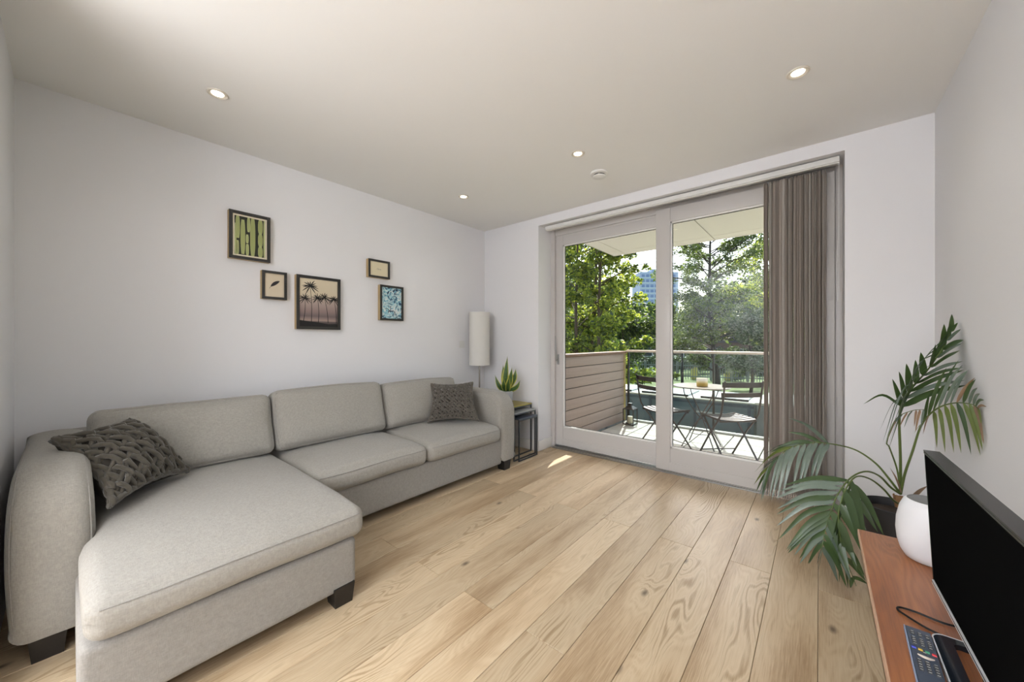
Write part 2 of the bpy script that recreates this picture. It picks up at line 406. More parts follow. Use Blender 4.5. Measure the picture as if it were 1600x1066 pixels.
skirting('baseboard_right', [(XR-.015, XR, YB, YW-.015)])

# ------------------------------------------------------------------ sliding door
door = thing('door_1', None, None, (OX0, 3.45, 0), kind='structure')
mb = MB()
mb.bbox(OX0, -2.258, 3.44, 3.64, 0, OZ, .003); mb.bbox(.085, OX1, 3.44, 3.64, 0, OZ, .003)
mb.bbox(-2.258, .085, 3.46, 3.64, 2.345, OZ, .003); mb.bbox(-2.258, .085, 3.47, 3.64, 2.33, 2.345, .003)
part('outer_frame', mb, M['sash'], door, True)
mb = MB(); mb.bbox(-2.258, .085, 3.396, 3.67, 0, .012, .002); mb.box(-2.258, .085, 3.395, 3.399, .018, .024); mb.box(-2.258, .085, 3.463, 3.467, .018, .026)
part('threshold', mb, M['steel'], door)
def sash(name, x0, gx0, gx1, x1, y0, y1, z0, ztop):
    mb = MB(); gz0, gz1 = .228, 2.234
    mb.bbox(x0, gx0, y0, y1, z0, ztop, .003); mb.bbox(gx1, x1, y0, y1, z0, ztop, .003)
    mb.bbox(gx0, gx1, y0+.002, y1, z0, gz0, .003); mb.bbox(gx0, gx1, y0+.002, y1, gz1, ztop, .003)
    mb.bbox(gx0-.01, gx1+.01, y0-.003, y0+.02, z0+.002, .102, .002)     # kick board
    o = part(name, mb, M['sash'], door, True)
    bd = MB(); t = .012; ym = y0+.012
    for (a, b_, c, d_) in ((gx0, gx0+t, gz0, gz1), (gx1-t, gx1, gz0, gz1), (gx0, gx1, gz0, gz0+t), (gx0, gx1, gz1-t, gz1)):
        bd.box(a, b_, ym, ym+.018, c, d_)
    part('glazing_bead', bd, M['trim'], o)
    gk = MB(); t = .016; ym += .018
    for (a, b_, c, d_) in ((gx0, gx0+t, gz0, gz1), (gx1-t, gx1, gz0, gz1), (gx0, gx1, gz0, gz0+t), (gx0, gx1, gz1-t, gz1)):
        gk.box(a, b_, ym, ym+.004, c, d_)
    part('gasket', gk, M['gasket'], o)
    part('pane', MB().box(gx0, gx1, ym+.004, ym+.010, gz0, gz1), M['glass'], o)
    return o
s1 = sash('sash', -2.2575, -2.168, -1.12, -1.03, 3.469, 3.527, .027, 2.333)
s2 = sash('sash', -1.139, -1.014, -.05, .084, 3.402, 3.46, .025, 2.36)
mb = MB(); mb.bbox(-2.238, -2.212, 3.461, 3.469, .915, 1.03, .003)
mb.tube([(-2.225, 3.462, .97), (-2.225, 3.425, .97)], .009, 12)
mb.tube([(-2.225, 3.425, .955), (-2.225, 3.425, 1.0), (-2.228, 3.42, 1.10), (-2.232, 3.42, 1.235)], [.008, .008, .007, .005], 10)
part('handle', mb, M['steel'], door, True)

# ------------------------------------------------------------------ vertical blind
bl = thing('vertical_blind', 'grey-brown fabric vertical blind gathered at the right end of the sliding door', 'blind', (-.15, 3.33, 0))
mb = MB(); mb.bbox(-2.25, .103, 3.25, 3.30, 2.366, 2.402, .003); mb.box(-2.25, .103, 3.262, 3.288, 2.360, 2.366)
part('headrail', mb, M['plastic'], bl, True)
def slat_mesh(bend, m):
    mb = MB(); n = 8; W = .089; z0, z1 = .085, 2.335
    pts = [((1-(2*(i/n-.5))**2)*bend, (i/n-.5)*W) for i in range(n+1)]
    zs = [z0+(z1-z0)*j/6 for j in range(7)]
    for (sg) in (0, 1):
        pass
    vs = []; fs = []
    for j, z in enumerate(zs):
        for (x, y) in pts: vs.append((x+.0012*math.sin(z*3.1+y*20), y, z))
    n1 = n+1
    for j in range(6):
        for i in range(n): fs.append((j*n1+i, j*n1+i+1, (j+1)*n1+i+1, (j+1)*n1+i))
    # top gather to the hook
    vs += [(0, -.02, 2.358), (0, .02, 2.358)]; a = len(vs)-2
    fs.append((6*n1, 6*n1+n//2, a)); fs.append((6*n1+n//2, a+1, a)); fs.append((6*n1+n//2, 6*n1+n, a+1))
    off = len(vs); vs2 = [(x+.0009, y, z) for (x, y, z) in vs]
    fs2 = [tuple(off+i for i in reversed(f)) for f in fs]
    mb.add(vs+vs2, fs+fs2)
    return mb
protos = []
for i, (bd_, m) in enumerate(((.0075, 'blind'), (.0050, 'blind'), (.009, 'blindlight'))):
    mb = slat_mesh(bd_, m); me = bpy.data.meshes.new('slat'); me.from_pydata(mb.v, [], mb.f); me.materials.append(M[m])
    for p in me.polygons: p.use_smooth = True
    protos.append(me)
NS = 27
for i in range(NS):
    me = protos[2] if i == 9 else protos[R.choice((0, 1, 1, 2))]
    o = bpy.data.objects.new('slat', me); COL.objects.link(o); o.parent = bl
    x = -.312+i*(.345/(NS-1))+(R.uniform(-.003, .003) if 0 < i < NS-1 else 0)
    o.location = (x+.15, .005+R.uniform(-.004, .004), 0)
    o.rotation_euler = (0, 0, -math.radians((22 if i in (8, 9) else 7)+R.uniform(-7, 7)))
    cw = MB(); cw.bbox(-.008, .008, -.04, .04, .07, .086, .002)
wt = MB(); ch = MB()
for i in range(NS):
    x = -.312+i*(.345/(NS-1))
    wt.bbox(x-.003, x+.003, 3.295, 3.375, .062, .088, .002)
    for sy in (3.292, 3.378):
        if i < NS-1:
            pts = [(x+.0133*t, sy, .064-.034*math.sin(t*math.pi)) for t in [q/6 for q in range(7)]]
            ch.tube(pts, .0016, 5)
tag(part('bottom_weights', wt, M['blindlight'], bl, True), kind='stuff')
tag(part('bead_chain', ch, mat('chain_beige', (190, 170, 146), .5), bl, True), kind='stuff')
mb = MB(); mb.tube([(.098, 3.262, 2.36), (.097, 3.26, 1.9), (.088, 3.262, 1.62), (.094, 3.262, 1.44)], .0012, 5)
mb.tube([(.102, 3.27, 2.36), (.101, 3.27, 1.7), (.096, 3.268, 1.45)], .0012, 5)
part('pull_cord', mb, M['plastic'], bl, True)

# ------------------------------------------------------------------ ceiling fittings
M['lampglow'] = mat('lamp_glow', (255, 240, 214), .5, emit=((1.0, .90, .72), 5.0))
M['ring'] = mat('downlight_ring', (222, 214, 200), .4)
dl = [(-2.467, .501, 'round recessed ceiling downlight above the chaise end of the sofa'),
      (-.08, 2.293, 'round recessed ceiling downlight at right, largest in the photo'),
      (-1.307, 2.291, 'small recessed ceiling downlight beside the round extractor vent'),
      (-2.50, 2.302, 'smallest recessed ceiling downlight near the far left corner')]
for (x, y, lab) in dl:
    t = thing('downlight', lab, 'light', (x, y, ZC), group='recessed ceiling downlights')
    mb = MB(); mb.lathe([(.036, -.0005), (.047, -.0005), (.047, -.004), (.043, -.007), (.035, -.006), (.028, -.001)], (x, y, ZC), 32, caps=False)
    part('bezel', mb, M['ring'], t, True)
    part('lamp', MB().lathe([(.027, -.0008), (.027, -.003), (.02, -.0045), (.001, -.005)], (x, y, ZC), 24), M['lampglow'], t, True)
    l = light('lamp_light', 'SPOT', (x, y, ZC-.02), 5, (1.0, .97, .93), spot_size=2.3, spot_blend=1.0, shadow_soft_size=.04)
    l.rotation_euler = (0, 0, 0)
for (x, y) in ((-1.30, .5), (-.08, .5), (-2.4, -1.6), (-1.2, -1.6), (-.1, -1.6)):
    light('unseen_spot', 'SPOT', (x, y, ZC-.02), 5, (1.0, .97, .93), spot_size=2.3, spot_blend=1.0, shadow_soft_size=.04)  # spots without fixtures; front pair continues the downlight grid, the others are added fill
vx, vy = -1.328, 2.66
t = thing('extract_vent', 'round white ceiling extractor vent with central disc', 'vent', (vx, vy, ZC))
part('outer_ring', MB().lathe([(.036, -.0005), (.068, -.0005), (.070, -.006), (.066, -.014), (.050, -.020), (.042, -.018), (.038, -.004)], (vx, vy, ZC), 40, caps=False), M['trim'], t, True)
part('dark_gap', MB().lathe([(.041, -.001), (.041, -.006), (.001, -.006)], (vx, vy, ZC), 32), M['gasket'], t)
part('disc', MB().lathe([(.012, -.006), (.012, -.020), (.044, -.024), (.049, -.028), (.048, -.033), (.036, -.038), (.001, -.040)], (vx, vy, ZC), 40), M['trim'], t, True)
# wall switch
t = thing('wall_switch', 'small white square wall switch to the left of the floor lamp', 'switch', (XL, 2.835, 1.14))
part('plate', MB().bbox(XL, XL+.009, 2.80, 2.872, 1.10, 1.18, .003), M['plastic'], t, True)
part('rocker', MB().bbox(XL+.009, XL+.013, 2.825, 2.847, 1.12, 1.16, .002), M['plastic'], t, True)

# ------------------------------------------------------------------ sofa
sofa = thing('corner_sofa', 'light grey fabric sofa with chaise end on the left, along the left wall', 'sofa', (-2.65, 1.26, 0))
SX0, SXF = -3.085, -2.19
def nz(p, s, a): return a*(noise.noise(Vector(p)*s))
# plinth / base
mb = MB(); mb.soft((( -3.05-2.205)/2, 1.65, .1735), ((3.05-2.205)/2, .85, .1115), .02, n=14, seg=3,
    fn=lambda p, u: p+Vector((nz(p, 3, .006) if u.x > .5 else 0, 0, 0)))
part('base', mb, M['sofa2'], sofa, True, angle=60)
mb = MB(); mb.soft(((-3.05-1.625)/2, .425, .1735), ((3.05-1.625)/2, .415, .1115), .025, n=16, seg=3,
    fn=lambda p, u: p+Vector((nz(p, 3, .008) if u.x > .5 else 0, nz(p, 4, .006) if u.y > .5 else 0, 0)))
part('chaise_base', mb, M['sofa2'], sofa, True, angle=60)
mb = MB(); mb.soft((-3.055, 1.26, .40), (.03, 1.33, .31), .025, n=10, seg=3)
part('back_frame', mb, M['sofa2'], sofa, True, angle=60)
def seat_cushion(name, x0, x1, y0, y1, z0, z1, crown, r=.05, front_drop=.0, ext=0):
    c = Vector(((x0+x1)/2, (y0+y1)/2, (z0+z1)/2)); h = Vector(((x1-x0)/2, (y1-y0)/2, (z1-z0)/2))
    def fn(p, u):
        p = p.copy(); k = (1-abs(u.x)**3)*(1-abs(u.y)**3)
        if u.z > 0: p.z += crown*k*max(0, u.z)**1
        s = 1-u.z*u.z
        if abs(u.x) > .6: p.x += math.copysign(.010*s*(1-u.y**4), u.x)
        if abs(u.y) > .6: p.y += math.copysign(.006*s*(1-u.x**4), u.y)
        if ext and u.y < 0:
            k = max(0, min(1, (p.x+c.x+2.19)/.10)); p.y -= ext*k*k*(3-2*k)*(-u.y)
        p.z += nz(p+c, 3.0, .006)+nz(p+c, 8.0, .002)-front_drop*max(0, u.x)**3*(1 if u.z > 0 else 0)
        return p
    mb = MB(); mb.soft(c, h, r, n=22, seg=5, fn=fn)
    o = part(name, mb, M['sofa'], sofa, True, angle=80)
    # piped seam near the top edge, front and the two ends
    def top(x, y):
        q = fn(Vector((x-c.x, y-c.y, h.z)), Vector(((x-c.x)/h.x, (y-c.y)/h.y, 1)))
        return Vector((x, y, c.z+q.z))
    sm = MB(); pts = []
    rr = r*.30; i_ = .012
    n = 40
    for t_ in range(n+1):
        y = y0+.03-ext+(y1-y0-.06+ext)*t_/n
        uy = (y-c.y)/h.y
        q = fn(Vector((h.x-rr*.98, y-c.y, h.z-rr)), Vector((1, uy, .6)))
        pts.append(Vector((c.x+h.x-.004+.010*(1-.36)*(1-uy**4), y, c.z+h.z-r*.55+nz((h.x+c.x, y, c.z+h.z), 3.0, .006)-front_drop)))
    sm.tube(pts, .0022, 5)
    part('seam', sm, M['sofa2'], o, True)
    return o
seat_cushion('seat_cushion', -3.0, -1.598, .062, .868, .29, .432, .032, .045, .012, .040)
seat_cushion('seat_cushion', -3.0, -2.168, .874, 1.662, .282, .430, .030, .05, .010)
seat_cushion('seat_cushion', -3.0, -2.168, 1.668, 2.462, .282, .430, .030, .05, .010)
def back_cushion(y0, y1, ztop, seed):
    z0 = .44; hz = (ztop-z0)/2; h = Vector((.085, (y1-y0)/2, hz)); lean = math.radians(13)
    rot = Matrix.Rotation(-lean, 3, 'Y')
    c = Vector((-2.80, (y0+y1)/2, z0+hz))
    def fn(p, u):
        p = p.copy()
        k = (1-abs(u.y)**4)*(1-abs(u.z)**3)
        if u.x > 0: p.x += .045*k*u.x
        p.z += .012*(1-abs(u.y)**2)*(1 if u.z > 0 else 0)*abs(u.z) if seed != 1 else 0
        p.x += nz(p+c+Vector((0, seed*5, 0)), 4.5, .014)+nz(p+c, 11, .004)
        if u.z < 0: p.x += .02*(-u.z)
        return p
    mb = MB(); mb.soft(c, h, .05, n=20, seg=5, fn=fn, rot=rot)
    o = part('back_cushion', mb, M['sofa'], sofa, True, angle=80)
    sm = MB(); pts = []
    for t_ in range(60):
        a = t_/60*4; e = int(a); f = a-e
        cy = [(-1, -1, 1, -1), (1, -1, 1, 1), (1, 1, -1, 1), (-1, 1, -1, -1)][e]
        uy = cy[0]+(cy[2]-cy[0])*f; uz = cy[1]+(cy[3]-cy[1])*f
        ry = max(-1, min(1, uy))*(h.y-.012); rz = uz*(h.z-.012)
        # round the corners
        q = fn(Vector((h.x-.018, ry*(1-.03*(abs(uy*uz))**6), rz*(1-.04*(abs(uy*uz))**6))), Vector((.6, uy, uz)))
        pts.append(c+rot @ q)
    sm.tube(pts, .003, 6, closed=True)
    part('piping', sm, M['sofa2'], o, True)
    return o
back_cushion(.05, .843, .822, 1); back_cushion(.849, 1.64, .836, 2); back_cushion(1.646, 2.43, .815, 3)
def arm(y0, y1, bulge):
    prof = [(-3.06, .085), (SXF+.0, .085)]
    zt = .700; rad = .17
    prof += [(SXF, .085+(zt-rad-.085)*i/8) for i in range(1, 9)]
    prof += [(SXF-rad+rad*math.cos(a), zt-rad+rad*math.sin(a)) for a in [math.pi/2*i/10 for i in range(1, 11)]]
    prof += [(SXF-rad-.02-(3.06+SXF-rad-.02)*i/8, zt-.0*i) for i in range(1, 9)]
    # normals of the profile for edge rounding
    n = len(prof); cy = (y0+y1)/2; hw = (y1-y0)/2; r = .045; seg = 5
    P = [Vector((a, b_)) for a, b_ in prof]
    nor = []
    for i in range(n):
        d = (P[(i+1) % n]-P[i-1]); nrm = Vector((d.y, -d.x)); nor.append(nrm.normalized() if nrm.length > 1e-6 else Vector((1, 0)))
    layers = []
    for s_ in range(seg+1):
        a = math.pi/2*s_/seg; layers.append((-hw+r*(1-math.sin(a)), r*(1-math.cos(math.pi/2-a)) if False else r*(1-math.sin(a))))
    ys = []
    for s_ in range(seg+1):
        a = math.pi/2*s_/seg; ys.append((-hw+r*(1-math.cos(a)), r*(1-math.sin(a))))
    mid = [(-hw+r+(2*hw-2*r)*i/6, 0) for i in range(1, 6)]
    ys = ys+mid+[(-a, b_) for a, b_ in reversed(ys)]
    vs = []; fs = []
    for (yy, ins) in ys:
        for i in range(n):
            q = P[i]-nor[i]*ins; z = q.y
            k = math.sin(max(0, min(1, (z-.085)/.62))*math.pi)
            uy = yy/hw
            y = cy+yy+bulge*k*uy*(1 if abs(uy) > .5 else abs(uy)*2)
            x = q.x+nz((q.x, y, z), 4, .005)+(.012*(1-uy*uy) if (i > 1 and i < 18) else 0)
            zz = z+(.012*(1-uy*uy) if z > .6 else 0)+nz((q.x, y+3, z), 4, .004)
            vs.append((x, y, zz))
    for j in range(len(ys)-1):
        for i in range(n): fs.append((j*n+i, j*n+(i+1) % n, (j+1)*n+(i+1) % n, (j+1)*n+i))
    fs.append(tuple(range(n))); fs.append(tuple(reversed(range((len(ys)-1)*n, len(ys)*n))))
    mb = MB(); mb.add(vs, fs)
    o = part('arm', mb, M['sofa'], sofa, True, angle=70)
    # piping down both edges of the rounded front
    for sg in (-1, 1):
        sm = MB(); pts = []
        for i in range(2, n-2):
            z = P[i].y; k = math.sin(max(0, min(1, (z-.085)/.62))*math.pi)
            q = P[i]-nor[i]*(r*.28)
            pts.append((q.x+.003, cy+sg*(hw-r*.28+bulge*k), q.y+.002))
        sm.tube(pts, .0022, 5); part('seam', sm, M['sofa2'], o, True)
arm(-.140, .050, .014); arm(2.478, 2.672, .008)
for (x, y) in ((-2.235, -.055), (-1.665, .78), (-1.665, .10), (-2.235, 2.56), (-3.0, 2.6), (-3.0, -.08)):
    mb = MB(); a, b_ = .038, .046
    mb.add([(x+i*r_, y+j*r_, z) for (r_, z) in ((a, 0), (b_, .088)) for (i, j) in ((-1, -1), (1, -1), (1, 1), (-1, 1))], [(0, 3, 2, 1), (4, 5, 6, 7), (0, 1, 5, 4), (1, 2, 6, 5), (2, 3, 7, 6), (3, 0, 4, 7)])
    part('leg', mb, M['black'], sofa)

# ------------------------------------------------------------------ knitted cushions
def knit_cushion(label, c4, thick, nrow, ncol, rad, m1, m2, nrm_hint):
    A, B, C, D = [Vector(p) for p in c4]     # corners in order; rows run A->B, columns A->D
    cen = (A+B+C+D)/4; nrm = ((B-A).cross(D-A)).normalized()
    if nrm.dot(Vector(nrm_hint)) < 0: nrm = -nrm
    t = thing('knitted_cushion', label, 'cushion', tuple(cen), group='chunky knitted cushions')
    def S(u, v, wv, side=1):
        # pinched sides, pointed corners
        pu = u-.5; pv = v-.5
        q = .30*(1-4*pv*pv)*(0); 
        uu = .5+pu*(1-.17*(1-(2*pv)**2)*abs(2*pu)**2); vv = .5+pv*(1-.17*(1-(2*pu)**2)*abs(2*pv)**2)
        p = A.lerp(B, uu).lerp(D.lerp(C, uu), vv)
        k = max(0, 1-(2*pu)**2)**.55*max(0, 1-(2*pv)**2)**.55
        return p+nrm*side*(thick/2*k+wv)
    mb = MB(); n = 20; vs = []; fs = []
    for side in (1, -1):
        b0 = len(vs)
        for i in range(n+1):
            for j in range(n+1): vs.append(S(i/n, j/n, 0.0, side))
        for i in range(n):
            for j in range(n): fs.append((b0+i*(n+1)+j, b0+(i+1)*(n+1)+j, b0+(i+1)*(n+1)+j+1, b0+i*(n+1)+j+1))
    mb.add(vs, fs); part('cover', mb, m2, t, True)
    kb = MB(); st = 10
    for r_ in range(nrow):
        for ph in (0, 1):
            pts = []; N_ = ncol*st//2
            for i in range(N_+1):
                u = i/N_; a = 2*math.pi*u*ncol/2+ph*math.pi+(r_ % 2)*math.pi/2
                jit = .22*noise.noise(Vector((u*7, r_*3.1+ph*7, 1.3)))
                v = (r_+.5+(.50 if ph else .62)*math.sin(a)+jit)/nrow
                uu = u+.30/ncol*math.sin(2*a+.6)
                v = max(.015, min(.985, v)); uu = max(.01, min(.99, uu))
                wv = rad*(.35+1.1*math.cos(a+ph*math.pi/2)+.45*math.sin(2*a+r_))
                pts.append(S(uu, v, wv))
            rr = [rad*(.86+.30*noise.noise(Vector((i*.35, r_*5.0, ph*9)))) for i in range(N_+1)]
            kb.tube(pts, rr, 7)
    # edge braid
    for e in range(2):
        pts = []
        for i in range(120):
            a = i/120*4; s_ = int(a); f = a-s_
            u, v = [(f, 0), (1, f), (1-f, 1), (0, 1-f)][s_]
            u = .5+(u-.5)*.975; v = .5+(v-.5)*.975
            pts.append(S(u, v, rad*.5+rad*.7*math.cos(i*.9+e*math.pi)))
        kb.tube(pts, rad*.95, 6, closed=True)
    o = part('knitted_cords', kb, m1, t, True, angle=80)
    return t
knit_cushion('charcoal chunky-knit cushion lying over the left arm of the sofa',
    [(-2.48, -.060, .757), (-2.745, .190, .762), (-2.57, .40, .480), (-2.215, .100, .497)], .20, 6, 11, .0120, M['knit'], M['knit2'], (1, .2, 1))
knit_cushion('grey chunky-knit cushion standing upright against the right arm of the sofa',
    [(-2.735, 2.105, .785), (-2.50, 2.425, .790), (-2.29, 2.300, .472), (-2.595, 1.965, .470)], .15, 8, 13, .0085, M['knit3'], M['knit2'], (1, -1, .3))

# ------------------------------------------------------------------ floor lamp
lx, ly = -2.945, 2.955
t = thing('floor_lamp', 'slim floor lamp with tall white cylindrical shade in the far corner', 'lamp', (lx, ly, 0))
part('base', MB().lathe([(.12, 0), (.12, .012), (.11, .018), (.015, .024)], (lx, ly, 0), 32), M['gunmetal'], t, True)
part('pole', MB().tube([(lx, ly, .02), (lx, ly, 1.3)], .009, 12), mat('lamp_pole', (150, 146, 138), .35, .8), t, True)
M['shade'] = leafmat('lamp_shade_cloth', (242, 240, 234), (240, 236, 228), .9, .3, .02, 5)
part('lamp_shade', MB().lathe([(.115, .905), (.117, .905), (.117, 1.50), (.115, 1.50), (.115, .905)], (lx, ly, 0), 48, caps=False), M['shade'], t, True)
mb = MB(); mb.tube([(lx-.115, ly, 1.3), (lx+.115, ly, 1.3)], .002, 6); mb.tube([(lx, ly-.115, 1.3), (lx, ly+.115, 1.3)], .002, 6); mb.tube([(lx, ly, 1.28), (lx, ly, 1.38)], .02, 12)
part('bulb_holder', mb, M['steel'], t, True)

# ------------------------------------------------------------------ nest of tables
def nest(name_lab, x0, x1, y0, y1, z, topm, th=.012):
    t = thing('nesting_table', name_lab, 'table', ((x0+x1)/2, (y0+y1)/2, 0), group='nest of three metal side tables')
    part('tabletop', MB().bbox(x0, x1, y0, y1, z-th, z, .002), topm, t, True)
    r = .006
    for x in (x0+.008, x1-.008):
        mb = MB()
        mb.bbox(x-r, x+r, y0, y0+2*r, 0, z-th, .001); mb.bbox(x-r, x+r, y1-2*r, y1, 0, z-th, .001); mb.bbox(x-r, x+r, y0, y1, 0, 2*r, .001); mb.bbox(x-r, x+r, y0, y1, z-th-2*r, z-th, .001)
        part('leg_frame', mb, M['gunmetal'], t, True)
nest('tallest nesting side table with a brass-yellow top, holding the snake plant', -2.80, -2.364, 2.735, 3.163, .515, mat('brass_top', (176, 160, 78), .35, .5))
nest('middle nesting side table with a pale grey top', -2.70, -2.276, 2.762, 3.118, .470, mat('grey_top', (150, 152, 152), .4, .3))
nest('lowest nesting side table with a dark slate-blue top', -2.60, -2.234, 2.787, 3.090, .416, mat('slate_top', (84, 92, 104), .35, .4))

# snake plant
sx, sy = -2.50, 2.90
t = thing('snake_plant', 'snake plant with yellow-edged leaves in a grey pot on the brass nesting table', 'plant', (sx, sy, .515))
part('pot', MB().lathe([(.045, 0), (.055, .01), (.068, .08), (.070, .145), (.064, .145), (.060, .125), (.001, .122)], (sx, sy, .515), 36), mat('pot_grey', (172, 175, 182), .5, .2), t, True)
part('soil', MB().lathe([(.060, .126), (.03, .132), (.001, .133)], (sx, sy, .515), 20), mat('soil', (58, 46, 36), .95, bump=(60, 1, .004)), t, True)
M['snake'] = mat('snake_leaf', (62, 92, 44), .45, var=(30, .35, (1, 1, 3))); M['snakeedge'] = mat('snake_leaf_edge', (190, 186, 84), .45)
def blade(root, name, base, tip, mid, wmax, m, edge=None, n=12, prof=None, up=(0, -1, 0), fold=.15):
    P = cr([base, mid, tip], n//2); mb = MB(); N_ = len(P)
    vs = []; fs = []; mi = []
    side0 = None
    for i, p in enumerate(P):
        s = i/(N_-1); d = (P[min(i+1, N_-1)]-P[max(i-1, 0)]).normalized()
        sd = d.cross(Vector(up)); 
        if sd.length < 1e-4: sd = d.orthogonal()
        sd.normalize(); nn = sd.cross(d)
        wv = wmax*(prof(s) if prof else math.sin(math.pi*min(1, s*.75+.22))**.8*(1-s**4))
        cs = (-1, -.72, 0, .72, 1) if edge else (-1, 0, 1)
        for c in cs: vs.append(p+sd*c*wv/2+nn*fold*abs(c)*wv)
    k = len(cs)
    for i in range(N_-1):
        for j in range(k-1):
            fs.append((i*k+j, i*k+j+1, (i+1)*k+j+1, (i+1)*k+j)); mi.append(1 if edge and j in (0, k-2) else 0)
    mb.v = [tuple(v) for v in vs]; mb.f = fs; mb.m = mi
    return part(name, mb, [m, edge] if edge else [m], root, True, angle=90)
sz = .515+.13
for (px, py, dd, mx_, my_, wv) in ((793, 556, 0, 790, 585, .045), (786, 569, .02, 787, 590, .04), (806, 576, .0, 803, 592, .042), (773, 585, .03, 779, 602, .034), (813, 594, -.02, 806, 606, .034), (800, 574, -.05, 797, 594, .044), (787, 590, -.06, 787, 603, .036), (796, 588, -.07, 794, 602, .036)):
    D_ = 3.79
    b_ = Vector((sx+R.uniform(-.02, .02), sy+R.uniform(-.02, .02), sz)); 
    blade(t, 'leaf', b_, at(px, py, D_+dd), at(mx_, my_, D_+dd*.6), wv*1.5, M['snake'], M['snakeedge'], n=14, up=(-.65, .76, 0))

# ------------------------------------------------------------------ pictures on the left wall
M['frameblack'] = mat('frame_black', (46, 44, 42), .5); M['frameside'] = mat('frame_side_oak', (178, 154, 112), .6)
M['mount'] = mat('mount_card', (224, 214, 190), .9)
def picture(label, y0, y1, z0, z1, fw, mount, tilt=0):
    k_ = .9913; y0 *= k_; y1 *= k_; z0 = CAMZ+(z0-CAMZ)*k_; z1 = CAMZ+(z1-CAMZ)*k_
    cy, cz = (y0+y1)/2, (z0+z1)/2
    t = thing('picture_frame', label, 'picture', (XL, cy, cz), group='black-framed pictures on the left wall')
    x1 = XL+.045
    mb = MB()
    for (a, b_, c, d_) in ((y0, y0+fw, z0, z1), (y1-fw, y1, z0, z1), (y0+fw, y1-fw, z0, z0+fw), (y0+fw, y1-fw, z1-fw, z1)):
        mb.box(XL+.040, x1, a, b_, c, d_, 0)
    mb.box(XL+.001, XL+.040, y0+.0005, y0+.012, z0+.0005, z1-.0005, 1); mb.box(XL+.001, XL+.040, y1-.012, y1-.0005, z0+.0005, z1-.0005, 1)
    mb.box(XL+.001, XL+.040, y0+.012, y1-.012, z0+.0005, z0+.012, 1); mb.box(XL+.001, XL+.040, y0+.012, y1-.012, z1-.012, z1-.0005, 1)
    part('frame', mb, [M['frameblack'], M['frameside']], t)
    return t, (y0+fw, y1-fw, z0+fw, z1-fw), XL+.036
def quadx(mb, pts, x, mi=0): mb.add([(x, p[0], p[1]) for p in pts], [tuple(range(len(pts)))], mi)
def stroke(mb, pts, w, x, mi=0):
    for (a, b_, w0, w1) in [(pts[i], pts[i+1], w if not isinstance(w, list) else w[i], w if not isinstance(w, list) else w[i+1]) for i in range(len(pts)-1)]:
        d = Vector((b_[0]-a[0], b_[1]-a[1])); 
        if d.length < 1e-9: continue
        d.normalize(); n = Vector((-d.y, d.x))
        quadx(mb, [(a[0]+n.x*w0/2, a[1]+n.y*w0/2), (a[0]-n.x*w0/2, a[1]-n.y*w0/2), (b_[0]-n.x*w1/2, b_[1]-n.y*w1/2), (b_[0]+n.x*w1/2, b_[1]+n.y*w1/2)], x, mi)
# cactus
t, (a, b_, c, d_), x = picture('black-framed print of green cactus columns, top left of the group', .69, .937, 1.749, 2.081, .020, True)
part('mount', MB().box(x-.003, x, a, b_, c, d_), M['mount'], t)
m = .012; a += m; b_ -= m; c += m; d_ -= m
part('artwork', MB().box(x-.002, x+.0006, a, b_, c, d_), mat('cactus_dark', (44, 46, 34), .8), t)
gs = [mat('cactus_green', (138, 146, 84), .8), mat('cactus_pale', (192, 196, 140), .8), mat('cactus_deep', (92, 102, 56), .8)]
mb = MB(); W, Hh = b_-a, d_-c
for (u0, u1, v0, v1, kind_) in ((.0, .06, 0, .8, 1), (.03, .17, .42, 1, 1), (.19, .34, .02, .92, 1), (.36, .46, .0, .30, 1), (.36, .45, .32, .55, 0), (.40, .50, .62, 1, 1), (.50, .67, 0, 1, 1), (.76, .92, 0, .28, 1), (.76, .92, .28, .62, 1), (.76, .92, .62, 1, 1), (.95, 1, 0, 1, 2), (.04, .14, 0, .36, 2)):
    n = 10; pl = []; pr_ = []
    for i in range(n+1):
        s = i/n; z = c+Hh*(v0+(v1-v0)*s); wv = 1-.42*abs(2*s-1)**3
        mid = a+W*(u0+u1)/2; hw = W*(u1-u0)/2*wv
        pl.append((mid-hw, z)); pr_.append((mid+hw, z))
    for i in range(n): quadx(mb, [pl[i], pr_[i], pr_[i+1], pl[i+1]], x+.0010, 2 if kind_ == 2 else 0)
    for q in (.08, .36, .64, .92):
        stroke(mb, [(pl[i][0]+(pr_[i][0]-pl[i][0])*q, pl[i][1]) for i in range(n+1)], .0026, x+.0014, 1)
part('print', mb, gs, t)
# leaf / feather
t, (a, b_, c, d_), x = picture('small black-framed print of a single dark leaf on cream', .884, 1.047, 1.485, 1.693, .018, True)
part('artwork', MB().box(x-.003, x, a, b_, c, d_), mat('cream_paper', (212, 197, 172), .9), t)
mb = MB(); cy, cz = (a+b_)/2+.005, (c+d_)/2+.012; pts = []
for i in range(21):
    s = i/20; ang = math.radians(38); L_ = (s-.5)*.075; hh = .015*math.sin(math.pi*s)**.7
    pts.append((L_, hh))
poly = [(p[0], p[1]) for p in pts]+[(p[0], -p[1]*.55) for p in reversed(pts[1:-1])]
rot = lambda p: (cy+p[0]*math.cos(ang)-p[1]*math.sin(ang), cz+p[0]*math.sin(ang)+p[1]*math.cos(ang))
quadx(mb, [rot(p) for p in poly], x+.0006)
stroke(mb, [rot((-.036, 0)), rot((-.052, -.006))], .0022, x+.0006)
part('print', mb, mat('ink', (44, 40, 42), .8), t)
